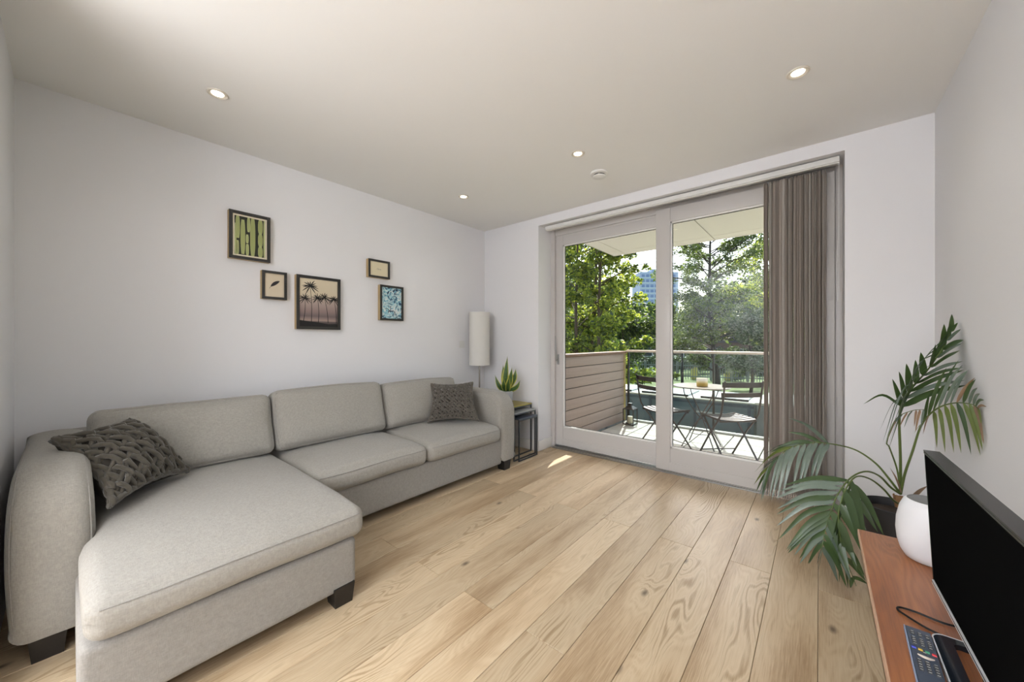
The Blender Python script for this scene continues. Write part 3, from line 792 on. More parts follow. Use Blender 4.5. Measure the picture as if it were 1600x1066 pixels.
# palms
t, (a, b_, c, d_), x = picture('large black-framed print of palm trees at dusk', 1.113, 1.452, 1.270, 1.694, .022, True)
def grad_mat():
    m = bpy.data.materials.new('dusk_print'); m.use_nodes = True; nt = m.node_tree; tc = nt.nodes.new('ShaderNodeTexCoord')
    sp = nt.nodes.new('ShaderNodeSeparateXYZ'); nt.links.new(tc.outputs['Generated'], sp.inputs[0]); rp = nt.nodes.new('ShaderNodeValToRGB')
    st = [(0.0, (70, 62, 58)), (.10, (92, 80, 78)), (.13, (160, 140, 130)), (.22, (112, 98, 98)), (.34, (146, 126, 122)), (.55, (178, 160, 148)), (.66, (208, 194, 168)), (1.0, (216, 203, 176))]
    for i, (p, c_) in enumerate(st):
        e = rp.color_ramp.elements[i] if i < 2 else rp.color_ramp.elements.new(p); e.position = p; e.color = (*lin(c_), 1)
    nt.links.new(sp.outputs[2], rp.inputs[0]); nt.links.new(rp.outputs[0], nt.nodes['Principled BSDF'].inputs['Base Color']); nt.nodes['Principled BSDF'].inputs['Roughness'].default_value = .85
    return m
part('artwork', MB().box(x-.003, x, a, b_, c, d_), grad_mat(), t)
mb = MB(); W, Hh = b_-a, d_-c; xi = x+.0008
quadx(mb, [(a, c), (b_, c), (b_, c+.07*Hh), (a+.75*W, c+.06*Hh), (a+.4*W, c+.10*Hh), (a+.2*W, c+.11*Hh), (a, c+.13*Hh)], xi)
for (u, v, u2, s) in ((.27, .84, .30, 1.25), (.14, .58, .07, .95), (.46, .60, .48, .95), (.64, .62, .74, 1.0), (.90, .60, .97, 1.0)):
    top_ = (a+W*u, c+Hh*v); bot = (a+W*u2, c+Hh*.08)
    if u < .2: bot = (a+W*.10, c+Hh*.1)
    pts = [(top_[0]+(bot[0]-top_[0])*q+.006*math.sin(q*math.pi), top_[1]+(bot[1]-top_[1])*q) for q in [i/8 for i in range(9)]]
    stroke(mb, pts, [.0030+.0022*q/8 for q in range(9)], xi)
    for k in range(13):
        an = math.radians(-50+k*280/12+R.uniform(-8, 8)); ln = .052*s*R.uniform(.8, 1.1)
        f_ = [(top_[0]+ln*q*math.cos(an), top_[1]+ln*q*math.sin(an)-.012*s*q*q) for q in (0, .25, .5, .75, 1)]
        stroke(mb, f_, [.002, .0055*s, .0065*s, .0045*s, .0008], xi)
part('print', mb, mat('ink_black', (30, 30, 30), .8), t)
# small text
t, (a, b_, c, d_), x = picture('smallest black-framed card with tiny handwriting on cream', 1.703, 1.917, 1.754, 1.918, .018, True)
part('artwork', MB().box(x-.003, x, a, b_, c, d_), mat('cream_card', (222, 210, 178), .9), t)
mb = MB(); cy, cz = (a+b_)/2, (c+d_)/2-.002
def S2(pts, s=.0085, ox=0): stroke(mb, [(cy+ox+p[0]*s, cz+p[1]*s) for p in pts], .0013, x+.0006)
S2([(-3.4, -.2), (-3.0, 0), (-2.7, -.3)]); S2([(-1.6, 1.5), (-1.8, -.6)]); S2([(-1.75, .1), (-1.3, .5), (-1.0, .2), (-1.05, -.6)])
S2([(-.6, .1), (-.1, .3), (-.25, .6), (-.6, .2), (-.5, -.5), (0, -.4)]); S2([(.4, .4), (.6, -.5), (.95, .4)]); S2([(1.3, .4), (1.6, -.4), (2.0, .4), (1.6, -1.0)]); S2([(2.7, -.2), (3.1, -.1)])
part('handwriting', mb, mat('ink_grey', (88, 82, 76), .8), t)
# blue abstract
t, (a, b_, c, d_), x = picture('black-framed blue and white abstract painting, lowest right of the group', 1.818, 2.063, 1.370, 1.697, .018, True)
def abstract():
    m = bpy.data.materials.new('blue_abstract'); m.use_nodes = True; nt = m.node_tree; N = nt.nodes; L = nt.links; b = N['Principled BSDF']; b.inputs['Roughness'].default_value = .7
    tc = N.new('ShaderNodeTexCoord'); n = N.new('ShaderNodeTexNoise'); n.inputs['Scale'].default_value = 14; n.inputs['Distortion'].default_value = 3.0; n.inputs['Detail'].default_value = 2; L.new(tc.outputs['Object'], n.inputs[0])
    rp = N.new('ShaderNodeValToRGB'); st = [(.30, (20, 30, 56)), (.38, (34, 60, 92)), (.42, (120, 170, 190)), (.50, (150, 198, 206)), (.56, (222, 228, 222)), (.66, (96, 158, 178)), (.72, (228, 232, 226))]
    for i, (p, c_) in enumerate(st):
        e = rp.color_ramp.elements[i] if i < 2 else rp.color_ramp.elements.new(p); e.position = p; e.color = (*lin(c_), 1)
    L.new(n.outputs[0], rp.inputs[0]); L.new(rp.outputs[0], b.inputs['Base Color']); return m
part('artwork', MB().box(x-.003, x, a, b_, c, d_), abstract(), t)
mb = MB(); W, Hh = b_-a, d_-c
for k in range(16):
    p = (a+W*R.uniform(.1, .9), c+Hh*R.uniform(.08, .92)); an = R.uniform(0, 6.28); pts = []
    for i in range(7):
        pts.append((max(a+.003, min(b_-.003, p[0])), max(c+.003, min(d_-.003, p[1])))); an += R.uniform(.2, .8); p = (p[0]+.012*math.cos(an), p[1]+.012*math.sin(an))
    stroke(mb, pts, R.uniform(.003, .006), x+.0006+k*.00002, 0 if k < 10 else 1)
tag(part('brush_strokes', mb, [mat('stroke_white', (230, 232, 228), .7), mat('stroke_navy', (26, 32, 56), .7)], t), kind='stuff')

# ------------------------------------------------------------------ TV bench
t = thing('media_bench', 'low reddish walnut media bench along the right wall', 'bench', (.31, 1.0, 0))
UX0, UX1, UY0, UY1, UZ = .106, .505, .15, 1.817, .5
mb = MB(); mb.bbox(UX0+.003, UX1, UY0, UY1, UZ-.020, UZ, .0015); part('top', mb, M['walnut'], t, True)
part('edge_strip', MB().box(UX0, UX0+.003, UY0, UY1, UZ-.020, UZ-.0005), M['edge'], t)
for (x, y) in ((.150, 1.27), (.48, 1.27), (.150, .35), (.48, .35)):
    part('leg', MB().bbox(x-.012, x+.012, y-.012, y+.012, 0, UZ-.020, .002), M['darkmetal'], t, True)
for y in (1.27, .35): part('brace', MB().bbox(.150, .48, y-.008, y+.008, UZ-.036, UZ-.021, .002), M['darkmetal'], t, True)

# television
M['screen'] = mat('tv_screen', (16, 16, 16), .6, spec=0); M['bezel'] = mat('tv_bezel', (22, 22, 23), .25, spec=.4); M['silver'] = mat('silver_trim', (216, 218, 220), .35, .25)
M['tvback'] = mat('tv_back', (62, 62, 62), .5)
tv = thing('television', 'flat black television with silver edges on the walnut bench', 'television', (.26, 1.09, UZ), rz=0)
p0 = Vector((.2245, 1.412, 0)); p1 = Vector((.2395, .80, 0)); dy = (p1-p0).normalized(); dx = Vector((-dy.y, dy.x, 0))   # dx points to the wall
if dx.x < 0: dx = -dx
def tvp(u, v, wv):  # u along from far end, v height over bench, wv depth towards the wall
    lean = -.016*(v-.06)/.34
    q = p0+dy*u+dx*(wv+lean); return Vector((q.x, q.y, UZ+v))
def tvbox(mb, u0, u1, v0, v1, w0, w1, mi=0):
    vs = [tvp(u, v, w_) for u in (u0, u1) for v in (v0, v1) for w_ in (w0, w1)]
    mb.add(vs, [(0, 1, 3, 2), (4, 6, 7, 5), (0, 4, 5, 1), (2, 3, 7, 6), (0, 2, 6, 4), (1, 5, 7, 3)], mi)
TW = .64
mb = MB(); tvbox(mb, .004, TW-.004, .064, .392, .004, .024); part('housing', mb, M['tvback'], tv)
mb = MB(); tvbox(mb, .006, TW-.006, .068, .390, 0.0, .004); part('screen', mb, M['screen'], tv)
mb = MB()
tvbox(mb, 0, TW, .392, .396, -.002, .026, 1); tvbox(mb, 0, TW, .058, .064, -.003, .020, 0); tvbox(mb, 0, .004, .064, .392, -.001, .022, 1); tvbox(mb, TW-.004, TW, .064, .392, -.001, .022, 1)
tvbox(mb, .004, TW-.004, .0640, .0665, -.004, .000, 1); tvbox(mb, .004, TW-.004, .0665, .069, -.0035, .000, 0); tvbox(mb, .004, TW-.004, .388, .392, -.0025, 0, 1)
part('bezel', mb, [M['silver'], M['bezel']], tv)
mb = MB(); tvbox(mb, .05, TW-.05, .08, .35, .024, .050); part('rear_cover', mb, M['tvback'], tv)
mb = MB(); tvbox(mb, TW/2-.05, TW/2+.05, .012, .10, .012, .030); part('neck', mb, M['bezel'], tv)
# stand: open glossy loop
def loop(x0, x1, y0, y1, r, n=8):
    out = []
    for (cx, cy, a0) in ((x1-r, y1-r, 0), (x0+r, y1-r, 90), (x0+r, y0+r, 180), (x1-r, y0+r, 270)):
        for i in range(n+1):
            a = math.radians(a0+90*i/n); out.append((cx+r*math.cos(a), cy+r*math.sin(a)))
    return out
def ring(mb, o_, i_, z0, z1, mi=0):
    n = len(o_); vs = [(*p, z1) for p in o_]+[(*p, z1) for p in i_]+[(*p, z0) for p in o_]+[(*p, z0) for p in i_]; fs = []
    for k in range(n):
        j = (k+1) % n
        fs += [(k, j, n+j, n+k), (2*n+k, 3*n+k, 3*n+j, 2*n+j), (k, 2*n+k, 2*n+j, j), (n+k, n+j, 3*n+j, 3*n+k)]
    mb.add(vs, fs, mi)
O_ = loop(.197, .345, .86, 1.262, .022); I_ = loop(.226, .33, .90, 1.244, .012); S_ = loop(.1945, .3475, .8575, 1.2645, .0245)
mb = MB(); ring(mb, O_, I_, UZ+.0005, UZ+.012, 0); ring(mb, S_, O_, UZ+.0005, UZ+.0125, 1)
part('stand', mb, [mat('stand_gloss', (24, 30, 38), .12, spec=.6), M['silver']], tv, True)

# speaker
cx, cy = .262, 1.695
t = thing('smart_speaker', 'rounded white speaker with grey top behind the television', 'speaker', (cx, cy, UZ))
prof = [(.046, 0), (.054, .004), (.064, .022), (.0715, .05), (.0745, .082), (.073, .118), (.066, .155), (.057, .178), (.0495, .1845)]
part('body', MB().lathe([(.001, 0)]+prof, (cx, cy, UZ), 48, caps=False), mat('speaker_white', (224, 224, 226), .35), t, True)
part('top_panel', MB().lathe([(.0495, .1835), (.047, .1815), (.001, .1805)], (cx, cy, UZ), 40, caps=False), mat('speaker_top', (128, 128, 128), .5), t, True)

# remote
t = thing('remote_control', 'slate-grey remote control with rows of buttons at the front of the bench', 'remote', (.172, 1.158, UZ))
e0 = Vector((.153, 1.250, 0)); e1 = Vector((.1475, 1.068, 0)); ry = (e1-e0).normalized(); rx = Vector((-ry.y, ry.x, 0)); 
if rx.x < 0: rx = -rx
LR, WR = .215, .042
def rp_(u, v, z): q = e0+ry*u+rx*v; return Vector((q.x, q.y, UZ+z))
def rbox(mb, u0, u1, v0, v1, z0, z1, mi=0, b=0):
    vs = [rp_(u, v, z) for (u, v, z) in ((u0, v0, z0), (u1, v0, z0), (u1, v1, z0), (u0, v1, z0))]+[rp_(u, v, z) for (u, v, z) in ((u0+b, v0+b, z1), (u1-b, v0+b, z1), (u1-b, v1-b, z1), (u0+b, v1-b, z1))]
    mb.add(vs, [(0, 3, 2, 1), (4, 5, 6, 7), (0, 1, 5, 4), (1, 2, 6, 5), (2, 3, 7, 6), (3, 0, 4, 7)], mi)
mb = MB(); rbox(mb, 0, LR, 0, WR, .001, .014, 0, .0015); rbox(mb, -.0005, LR, -.0012, .0005, .004, .0135, 1)
part('body', mb, [mat('remote_slate', (66, 76, 92), .4), mat('remote_edge', (150, 168, 196), .35)], t)
bmats = {'dark': mat('button_dark', (36, 38, 42), .5), 'blue': mat('button_blue', (60, 70, 190), .4), 'yellow': mat('button_yellow', (206, 172, 50), .4), 'green': mat('button_green', (70, 160, 120), .4), 'red': mat('button_red', (206, 44, 50), .4), 'silver': mat('button_silver', (196, 184, 170), .35)}
rows = [.018, .026, .040, .048, .056, .064, .088, .118, .126, .134, .142, .150]
for i, u in enumerate(rows):
    for j in range(3):
        if i == 6 and j != 1: continue
        mb = MB(); v = .0065+j*.0115; rbox(mb, u, u+.0048, v, v+.0075, .0138, .0160, 0, .0008); part('button', mb, bmats['dark'], t)
        mk = MB(); rbox(mk, u+.0015, u+.0030, v+.002, v+.0055, .01605, .0161); 
for j, c_ in enumerate(('blue', 'yellow', 'green', 'red')):
    mb = MB(); v = .003+j*.0098; rbox(mb, .078+j*.0012, .0835+j*.0012, v, v+.0072, .0138, .0162, 0, .0008)
    o = part('button', mb, bmats[c_], t); o['label'] = c_+' button'
mb = MB(); mb.tube([rp_(.102+.004*math.sin(i/8*math.pi), .010+.024*i/8, .0150) for i in range(9)], [.001, .002, .0025, .003, .003, .003, .0025, .002, .001], 8); o = part('button', mb, bmats['silver'], t, True); o['label'] = 'curved silver button'
mb = MB()
for i, u in enumerate(rows):
    for j in range(3):
        if i == 6 and j != 1: continue
        v = .0065+j*.0115; rbox(mb, u+.0016, u+.0028, v+.0015, v+.0060, .0160, .0163)
tag(part('button_print', mb, mat('button_print', (206, 206, 200), .5), t), kind='stuff')
# cable
c_pts = cr([(.30, 1.355, .505), (.235, 1.335, .5035), (.185, 1.345, .5035), (.157, 1.343, .5035), (.151, 1.330, .5035), (.160, 1.316, .5035), (.195, 1.285, .5035), (.235, 1.272, .5035), (.30, 1.262, .505)], 6)
single('power_cable', MB().tube(c_pts, .0024, 8), M['darkmetal'], 'thin black cable looped on the walnut bench before the television', 'cable', smooth=True, loc=(.2, 1.3, .5035))

# ------------------------------------------------------------------ potted palm
PX, PY = .285, 2.60
palm = thing('potted_palm', 'large kentia palm with arching fronds in a black pot by the right wall', 'plant', (PX, PY, 0))
part('pot', MB().lathe([(.085, 0), (.095, .006), (.118, .35), (.122, .365), (.115, .367), (.110, .35), (.108, .325), (.001, .322)], (PX, PY, 0), 40), mat('pot_black', (48, 48, 50), .55), palm, True)
part('soil', MB().lathe([(.109, .327), (.06, .335), (.001, .338)], (PX, PY, 0), 24), mat('palm_soil', (62, 50, 40), .95, bump=(50, 1, .006)), palm, True)
M['palm'] = leafmat('palm_leaf', (68, 88, 56), (96, 130, 48), .32, .22, .22, 6)
M['palm2'] = leafmat('palm_leaf_young', (112, 126, 66), (140, 156, 66), .35, .25, .2, 6)
M['palmdry'] = leafmat('palm_leaf_dry', (150, 122, 98), (150, 120, 84), .6, .2, .25, 14)
M['palmgrey'] = leafmat('palm_leaf_painted_sheen', (118, 132, 120), (110, 130, 90), .25, .15, .2, 8)  # greyed base colour stands in for pale highlights on the leaflets
M['stem'] = mat('palm_stem', (88, 104, 48), .4); M['husk'] = mat('husk', (150, 112, 76), .8)
def interp(tab, s):
    if s <= tab[0][0]: return Vector(tab[0][1:])
    for a, b_ in zip(tab[:-1], tab[1:]):
        if s <= b_[0]:
            k = (s-a[0])/(b_[0]-a[0]+1e-9); return Vector(a[1:]).lerp(Vector(b_[1:]), k)
    return Vector(tab[-1][1:])
def clampw(p):
    return Vector((min(p.x, XR-.012), min(p.y, YW-.03), max(p.z, .008)))
def frond(pts, npet, sides, r0=.0055, wmax=.026):
    """pts: (px,py,depth) along stem then midrib; npet: index where leaflets start;
    sides: (count, [(s, px, py, depth)...] tips, arch, material names)"""
    P3 = [clampw(at(*p)) for p in pts]; C = cr(P3, 8); nC = len(C); i0 = npet*8
    rad = [r0*(1-.75*(i/(nC-1))) for i in range(nC)]
    fr = part('frond', MB().tube(C, rad, 8), M['stem'], palm, True)
    rib = C[i0:]
    for (cnt, tab, arch, mats, ww) in sides:
        for k in range(cnt):
            s = (k+.5)/cnt; b_ = spl(rib, s); tp = interp(tab, s)
            tip = clampw(at(tp.x+R.uniform(-5, 5), tp.y+R.uniform(-5, 5), tp.z+R.uniform(-.02, .02)))
            L_ = (tip-b_).length; mid = (b_+tip)/2+Vector((0, 0, arch*L_*R.uniform(.7, 1.3)))
            rd = (spl(rib, min(1, s+.08))-spl(rib, max(0, s-.08)))
            if rd.length < 1e-5: rd = Vector((0, 0, 1))
            nrm = rd.normalized().cross((tip-b_).normalized())
            if nrm.length < .25: nrm = nrm+Vector((ST*.6, -CT*.6, .3))
            wd = wmax*ww*R.uniform(.85, 1.1)*min(1, .55+L_/.35)
            o = blade(fr, 'leaflet', b_, tip, mid, wd, M[R.choice(mats)], n=10, up=tuple(nrm.normalized()), fold=.12,
                  prof=lambda q: (min(1, .25+q*5)*(1-q**2.6)**.9 if q < 1 else 0))
            for v in o.data.vertices:
                if v.co.x+PX > XR-.006: v.co.x = XR-.006-PX
                if v.co.z < .004: v.co.z = .004
    return fr
B0 = (1407, 772, 1.87)
G = ['palm']
# tall upright frond
frond([B0, (1407, 720, 1.87), (1406, 645, 1.86), (1420, 612, 1.85), (1448, 580, 1.82), (1472, 545, 1.79), (1488, 512, 1.76)], 2, [
    (10, [(0, 1392, 606, 1.84), (.12, 1404, 580, 1.83), (.3, 1422, 566, 1.8), (.45, 1442, 548, 1.8), (.6, 1468, 528, 1.77), (.8, 1483, 505, 1.75), (1, 1489, 492, 1.73)], .02, G, 1.4),
    (10, [(0, 1512, 607, 1.62), (.2, 1510, 588, 1.60), (.4, 1507, 566, 1.62), (.55, 1500, 548, 1.64), (.75, 1513, 532, 1.66), (.9, 1502, 512, 1.70), (1, 1494, 496, 1.73)], .06, ['palm', 'palm', 'palmgrey'], 1.35),
    (9, [(0, 1350, 638, 1.84), (.12, 1349, 632, 1.8), (.13, 1384, 660, 1.8), (.2, 1367, 688, 1.78), (.35, 1385, 700, 1.78)], .22, ['palm', 'palmgrey'], .55)], r0=.0065)
# right-hand frond, arching towards the room, drying at the tips
frond([B0, (1414, 740, 1.85), (1426, 705, 1.82), (1440, 664, 1.78), (1462, 640, 1.72), (1490, 630, 1.64), (1518, 632, 1.56), (1540, 640, 1.50)], 3, [
    (12, [(0, 1424, 675, 1.74), (.12, 1441, 676, 1.70), (.2, 1458, 700, 1.66), (.35, 1490, 712, 1.58), (.5, 1508, 704, 1.55), (.6, 1536, 710, 1.5), (.85, 1547, 692, 1.46), (1, 1552, 685, 1.44)], .10, ['palm', 'palm2', 'palmdry'], .9),
    (12, [(0, 1447, 632, 1.72), (.1, 1470, 580, 1.70), (.22, 1506, 562, 1.6), (.35, 1512, 580, 1.58), (.5, 1520, 582, 1.55), (.7, 1530, 600, 1.5), (.85, 1536, 618, 1.48), (1, 1548, 636, 1.44)], .10, ['palm', 'palmgrey', 'palmgrey', 'palmdry'], .6)], r0=.006)
# thin dry frond on the left of the crown
frond([B0, (1402, 735, 1.86), (1390, 700, 1.84), (1386, 690, 1.83), (1400, 655, 1.80), (1425, 642, 1.74), (1446, 640, 1.68)], 4, [
    (7, [(0, 1384, 690, 1.8), (.4, 1404, 660, 1.76), (.6, 1424, 668, 1.7), (1, 1440, 676, 1.66)], .12, ['palmdry', 'palmgrey'], .6)], r0=.004)
# left arching frond before the blind
frond([B0, (1392, 752, 1.88), (1368, 724, 1.92), (1336, 703, 1.97), (1300, 694, 2.02), (1270, 692, 2.06), (1240, 698, 2.10), (1214, 716, 2.13), (1198, 742, 2.15)], 4, [
    (13, [(0, 1282, 748, 1.98), (.15, 1262, 758, 2.0), (.3, 1238, 770, 2.0), (.45, 1222, 778, 2.02), (.6, 1206, 782, 2.06), (.8, 1190, 776, 2.1), (1, 1186, 790, 2.12)], .16, ['palm', 'palmgrey', 'palmgrey'], .85),
    (11, [(0, 1232, 655, 2.06), (.1, 1238, 660, 2.08), (.18, 1215, 690, 2.14), (.4, 1194, 712, 2.2), (.6, 1182, 738, 2.22), (.8, 1182, 752, 2.2), (1, 1182, 780, 2.18)], .12, ['palm', 'palm2', 'palmgrey'], .85)], r0=.0055)
# two low fronds coming out over the floor
frond([B0, (1392, 762, 1.86), (1374, 744, 1.84), (1352, 737, 1.82), (1328, 748, 1.80), (1308, 775, 1.78), (1297, 805, 1.76), (1288, 835, 1.74), (1284, 860, 1.72)], 4, [
    (17, [(0, 1226, 746, 1.92), (.1, 1208, 772, 1.92), (.22, 1218, 798, 1.9), (.34, 1214, 823, 1.87), (.42, 1225, 858, 1.82), (.55, 1234, 864, 1.8), (.68, 1248, 875, 1.78), (.82, 1263, 880, 1.76), (1, 1280, 890, 1.74)], .12, ['palm', 'palmgrey'], 1.0),
    (10, [(0, 1392, 834, 1.68), (.12, 1374, 832, 1.66), (.25, 1358, 826, 1.64), (.4, 1344, 876, 1.62), (.55, 1332, 900, 1.62), (.7, 1330, 912, 1.64), (.85, 1322, 914, 1.68), (1, 1300, 905, 1.72)], .12, ['palm', 'palm', 'palm', 'palmgrey'], 1.25)], r0=.0055, wmax=.028)
frond([(1410, 790, 1.86), (1396, 782, 1.80), (1380, 764, 1.76), (1358, 748, 1.73), (1336, 746, 1.70), (1318, 772, 1.68), (1310, 812, 1.67), (1318, 862, 1.68), (1338, 916, 1.71)], 4, [
    (7, [(0, 1356, 872, 1.6), (.3, 1350, 858, 1.6), (.5, 1344, 890, 1.62), (.8, 1352, 908, 1.66), (1, 1350, 922, 1.70)], .08, ['palm'], 1.25),
    (8, [(0, 1290, 862, 1.74), (.3, 1300, 890, 1.72), (.7, 1322, 914, 1.72), (1, 1334, 924, 1.71)], .06, ['palm'], 1.0)], r0=.005, wmax=.028)
mb = MB()
for k in range(9):
    a = k*.7; b_ = at(1408, 790, 1.87); mb.bar(b_+Vector((.012*math.cos(a), .012*math.sin(a), -.06)), b_+Vector((.028*math.cos(a), .028*math.sin(a), .02+.035*R.random())), .018, .003)
part('husk', mb, M['husk'], palm)
blade(palm, 'dead_stub', at(1418, 785, 1.86), at(1452, 758, 1.78), at(1436, 766, 1.82), .03, M['palmdry'], n=8, up=(ST, -CT, 0))
blade(palm, 'dead_stub', at(1408, 770, 1.86), at(1390, 730, 1.86), at(1400, 748, 1.86), .010, M['palmdry'], n=8, up=(ST, -CT, 0))

# ------------------------------------------------------------------ balcony
BZ = -.05
M['slab'] = mat('pale_paver', (180, 174, 164), .8, var=(14, .05), bump=(150, .3, .001))
deck = single('floor_balcony', MB().box(-2.33, .6, 3.67, 5.70, BZ-.2, BZ-.022), mat('under_slab', (70, 70, 68), .9), kind='structure')
pv = {}
ny = 7; nx = 8; TX = .36; TY = .29
for i in range(nx+1):
    for j in range(ny):
        x0 = -2.28+i*TX; y0 = 3.672+j*TY
        mb = MB(); mb.bbox(0, TX-.012, 0, TY-.012, -.022, 0, .003, seg=1)
        if 'm' not in pv:
            me = bpy.data.meshes.new('paving_slab'); me.from_pydata([tuple(v) for v in mb.v], [], mb.f); me.materials.append(M['slab']); pv['m'] = me
        o = bpy.data.objects.new('paving_slab', pv['m']); COL.objects.link(o); o.parent = deck; o.location = (x0, y0, BZ)
# cladded side screen
M['clad'] = mat('taupe_cladding', (174, 152, 138), .6, var=(6, .06, (1, .3, 6)), bump=(90, .2, .0006))
scr = thing('balcony_screen', 'taupe horizontal board privacy screen at the left side of the balcony', 'screen', (-2.36, 4.6, BZ))
nb = 8; z0, z1 = BZ+.002, .985; ph = (z1-z0)/nb
for k in range(nb):
    part('board', MB().bbox(-2.40, -2.318, 3.72, 5.48, z0+k*ph+.004, z0+(k+1)*ph-.004, .004), M['clad'], scr, True)
part('core', MB().box(-2.39, -2.335, 3.71, 5.49, z0, z1), M['gasket'], scr)
M['brassedge'] = mat('gilt_trim', (196, 184, 128), .45, .3)
part('end_trim', MB().bbox(-2.405, -2.300, 3.700, 3.722, z0, z1, .002), M['brassedge'], scr); part('end_trim', MB().bbox(-2.405, -2.300, 5.48, 5.505, z0, z1, .002), M['brassedge'], scr)
part('cap_rail', MB().bbox(-2.42, -2.285, 3.70, 5.52, z1, z1+.035, .008), mat('cap_timber', (128, 92, 70), .45), scr, True)
# glass balustrade
bal = thing('glass_balustrade', 'glass balcony balustrade with flat metal handrail', 'balustrade', (-.9, 5.5, BZ))
part('handrail', MB().bbox(-2.285, .6, 5.47, 5.53, 1.005, 1.040, .008), mat('handrail_metal', (186, 174, 160), .35, .4), bal, True)
for x in (-2.27, -1.09, .1):
    part('post', MB().bbox(x-.012, x+.012, 5.52, 5.56, BZ-.15, 1.005, .002), M['outmetal'], bal, True)
for (x0, x1) in ((-2.255, -1.70), (-1.695, -1.10), (-1.08, -.50), (-.495, .09)):
    part('glass_panel', MB().box(x0, x1, 5.500, 5.508, BZ+.02, 1.003), M['bglass'], bal)
part('bottom_channel', MB().bbox(-2.27, .6, 5.49, 5.525, BZ, BZ+.03, .002), M['steel'], bal, True)
# soffit of the balcony above
M['soffit'] = mat('soffit_panel', (224, 219, 212), .5)
sf = single('ceiling_balcony', MB().box(-2.60, 1.4, 3.70, 5.80, 2.635, 2.85), M['gasket'], kind='structure')
for (x0, x1) in ((-2.63, -2.437), (-2.427, -1.137), (-1.127, .163), (.173, 1.4)):
    part('panel', MB().bbox(x0, x1, 3.702, 5.585, 2.605, 2.635, .003), M['soffit'], sf)
    part('panel', MB().bbox(x0, x1, 5.595, 5.80, 2.605, 2.635, .003), M['soffit'], sf)
part('fascia', MB().bbox(-2.635, 1.4, 5.80, 5.84, 2.60, 2.86, .003), M['soffit'], sf); part('fascia', MB().bbox(-2.645, -2.632, 3.702, 5.84, 2.60, 2.86, .003), M['soffit'], sf)
# outer face of our building
single('wall_facade', MB().box(-9, XL-.15, 3.5, 3.70, -2, 8).box(XR+.15, 8, 3.5, 3.70, -2, 8).box(XL-.15, XR+.15, 3.5, 3.70, 2.86, 8).box(XL-.15, XL, 3.5, 3.70, -2, 2.86), mat('facade_brick', (160, 140, 124), .9), kind='structure')

# bistro chairs
def bistro(label, loc, rz, slat_rows=6):
    t = thing('bistro_chair', label, 'chair', loc, group='folding bistro chairs on the balcony', rz=rz)
    m = M['outmetal']; hw = .19; ORG[t.name] = Vector((0, 0, 0))
    # local: faces +Y, floor z=0
    for s in (-1, 1):
        x = s*hw
        pts = cr([(x, .22, 0), (x, .02, .27), (x, -.14, .46), (x, -.185, .56), (x, -.235, .84)], 5)
        part('leg', MB().tube(pts, .009, 8), m, t, True)
        xi = s*(hw-.022)
        part('leg', MB().bar((xi, -.235, 0), (xi, .17, .445), .006, .018, up=(1, 0, 0)), m, t)
    for (z, h_) in ((.70, .045), (.80, .05)):
        y = -.185-(z-.56)*.18+.012
        mb = MB(); n = 10
        for i in range(n):
            xa = -hw-.012+(2*hw+.024)*i/n; xb = -hw-.012+(2*hw+.024)*(i+1)/n
            ya = y-.03*math.cos(xa/hw*1.5); yb = y-.03*math.cos(xb/hw*1.5)
            mb.add([(xa, ya, z-h_/2), (xb, yb, z-h_/2), (xb, yb, z+h_/2), (xa, ya, z+h_/2), (xa, ya+.008, z-h_/2), (xb, yb+.008, z-h_/2), (xb, yb+.008, z+h_/2), (xa, ya+.008, z+h_/2)],
                   [(0, 1, 2, 3), (7, 6, 5, 4), (3, 2, 6, 7), (0, 4, 5, 1)]+([(0, 3, 7, 4)] if i == 0 else [])+([(1, 5, 6, 2)] if i == n-1 else []))
        part('back_slat', mb, m, t)
    mb = MB(); 
    for s in (-1, 1): mb.bar((s*(hw-.01), -.15, .44), (s*(hw-.01), .19, .45), .006, .02)
    mb.bar((-hw, -.145, .43), (hw, -.145, .43), .008, .014); mb.bar((-hw, .165, .43), (hw, .165, .43), .008, .014)
    part('seat_rail', mb, m, t)
    for k in range(slat_rows):
        y = -.135+k*.062; mb = MB(); n = 8
        for i in range(n):
            xa = -hw+(2*hw)*i/n; xb = -hw+(2*hw)*(i+1)/n; f = lambda x: .456-.018*math.cos(x/hw*1.57)+(.02 if k == slat_rows-1 else 0)*0
            mb.add([(xa, y-.019, f(xa)), (xb, y-.019, f(xb)), (xb, y+.019, f(xb)), (xa, y+.019, f(xa)), (xa, y-.019, f(xa)-.006), (xb, y-.019, f(xb)-.006), (xb, y+.019, f(xb)-.006), (xa, y+.019, f(xa)-.006)],
                   [(0, 1, 2, 3), (7, 6, 5, 4), (0, 4, 5, 1), (3, 2, 6, 7)]+([(0, 3, 7, 4)] if i == 0 else [])+([(1, 5, 6, 2)] if i == n-1 else []))
        part('seat_slat', mb, m, t)
    mb = MB(); mb.tube([(-hw, .17, .07), (hw, .17, .07)], .006, 8); mb.tube([(-hw+.02, -.19, .05), (hw-.02, -.19, .05)], .006, 8)
    part('cross_bar', mb, m, t, True)
    return t
M['outmetal'] = mat('brown_black_enamel', (50, 42, 38), .48, .1, spec=.8)
bistro('dark folding bistro chair on the left, partly behind the door stile', (-1.363, 4.354, BZ), math.atan2(-.52, .855))
bistro('dark folding bistro chair on the right, seen from behind beside the blind', (-.715, 4.33, BZ), math.atan2(.68, .73))
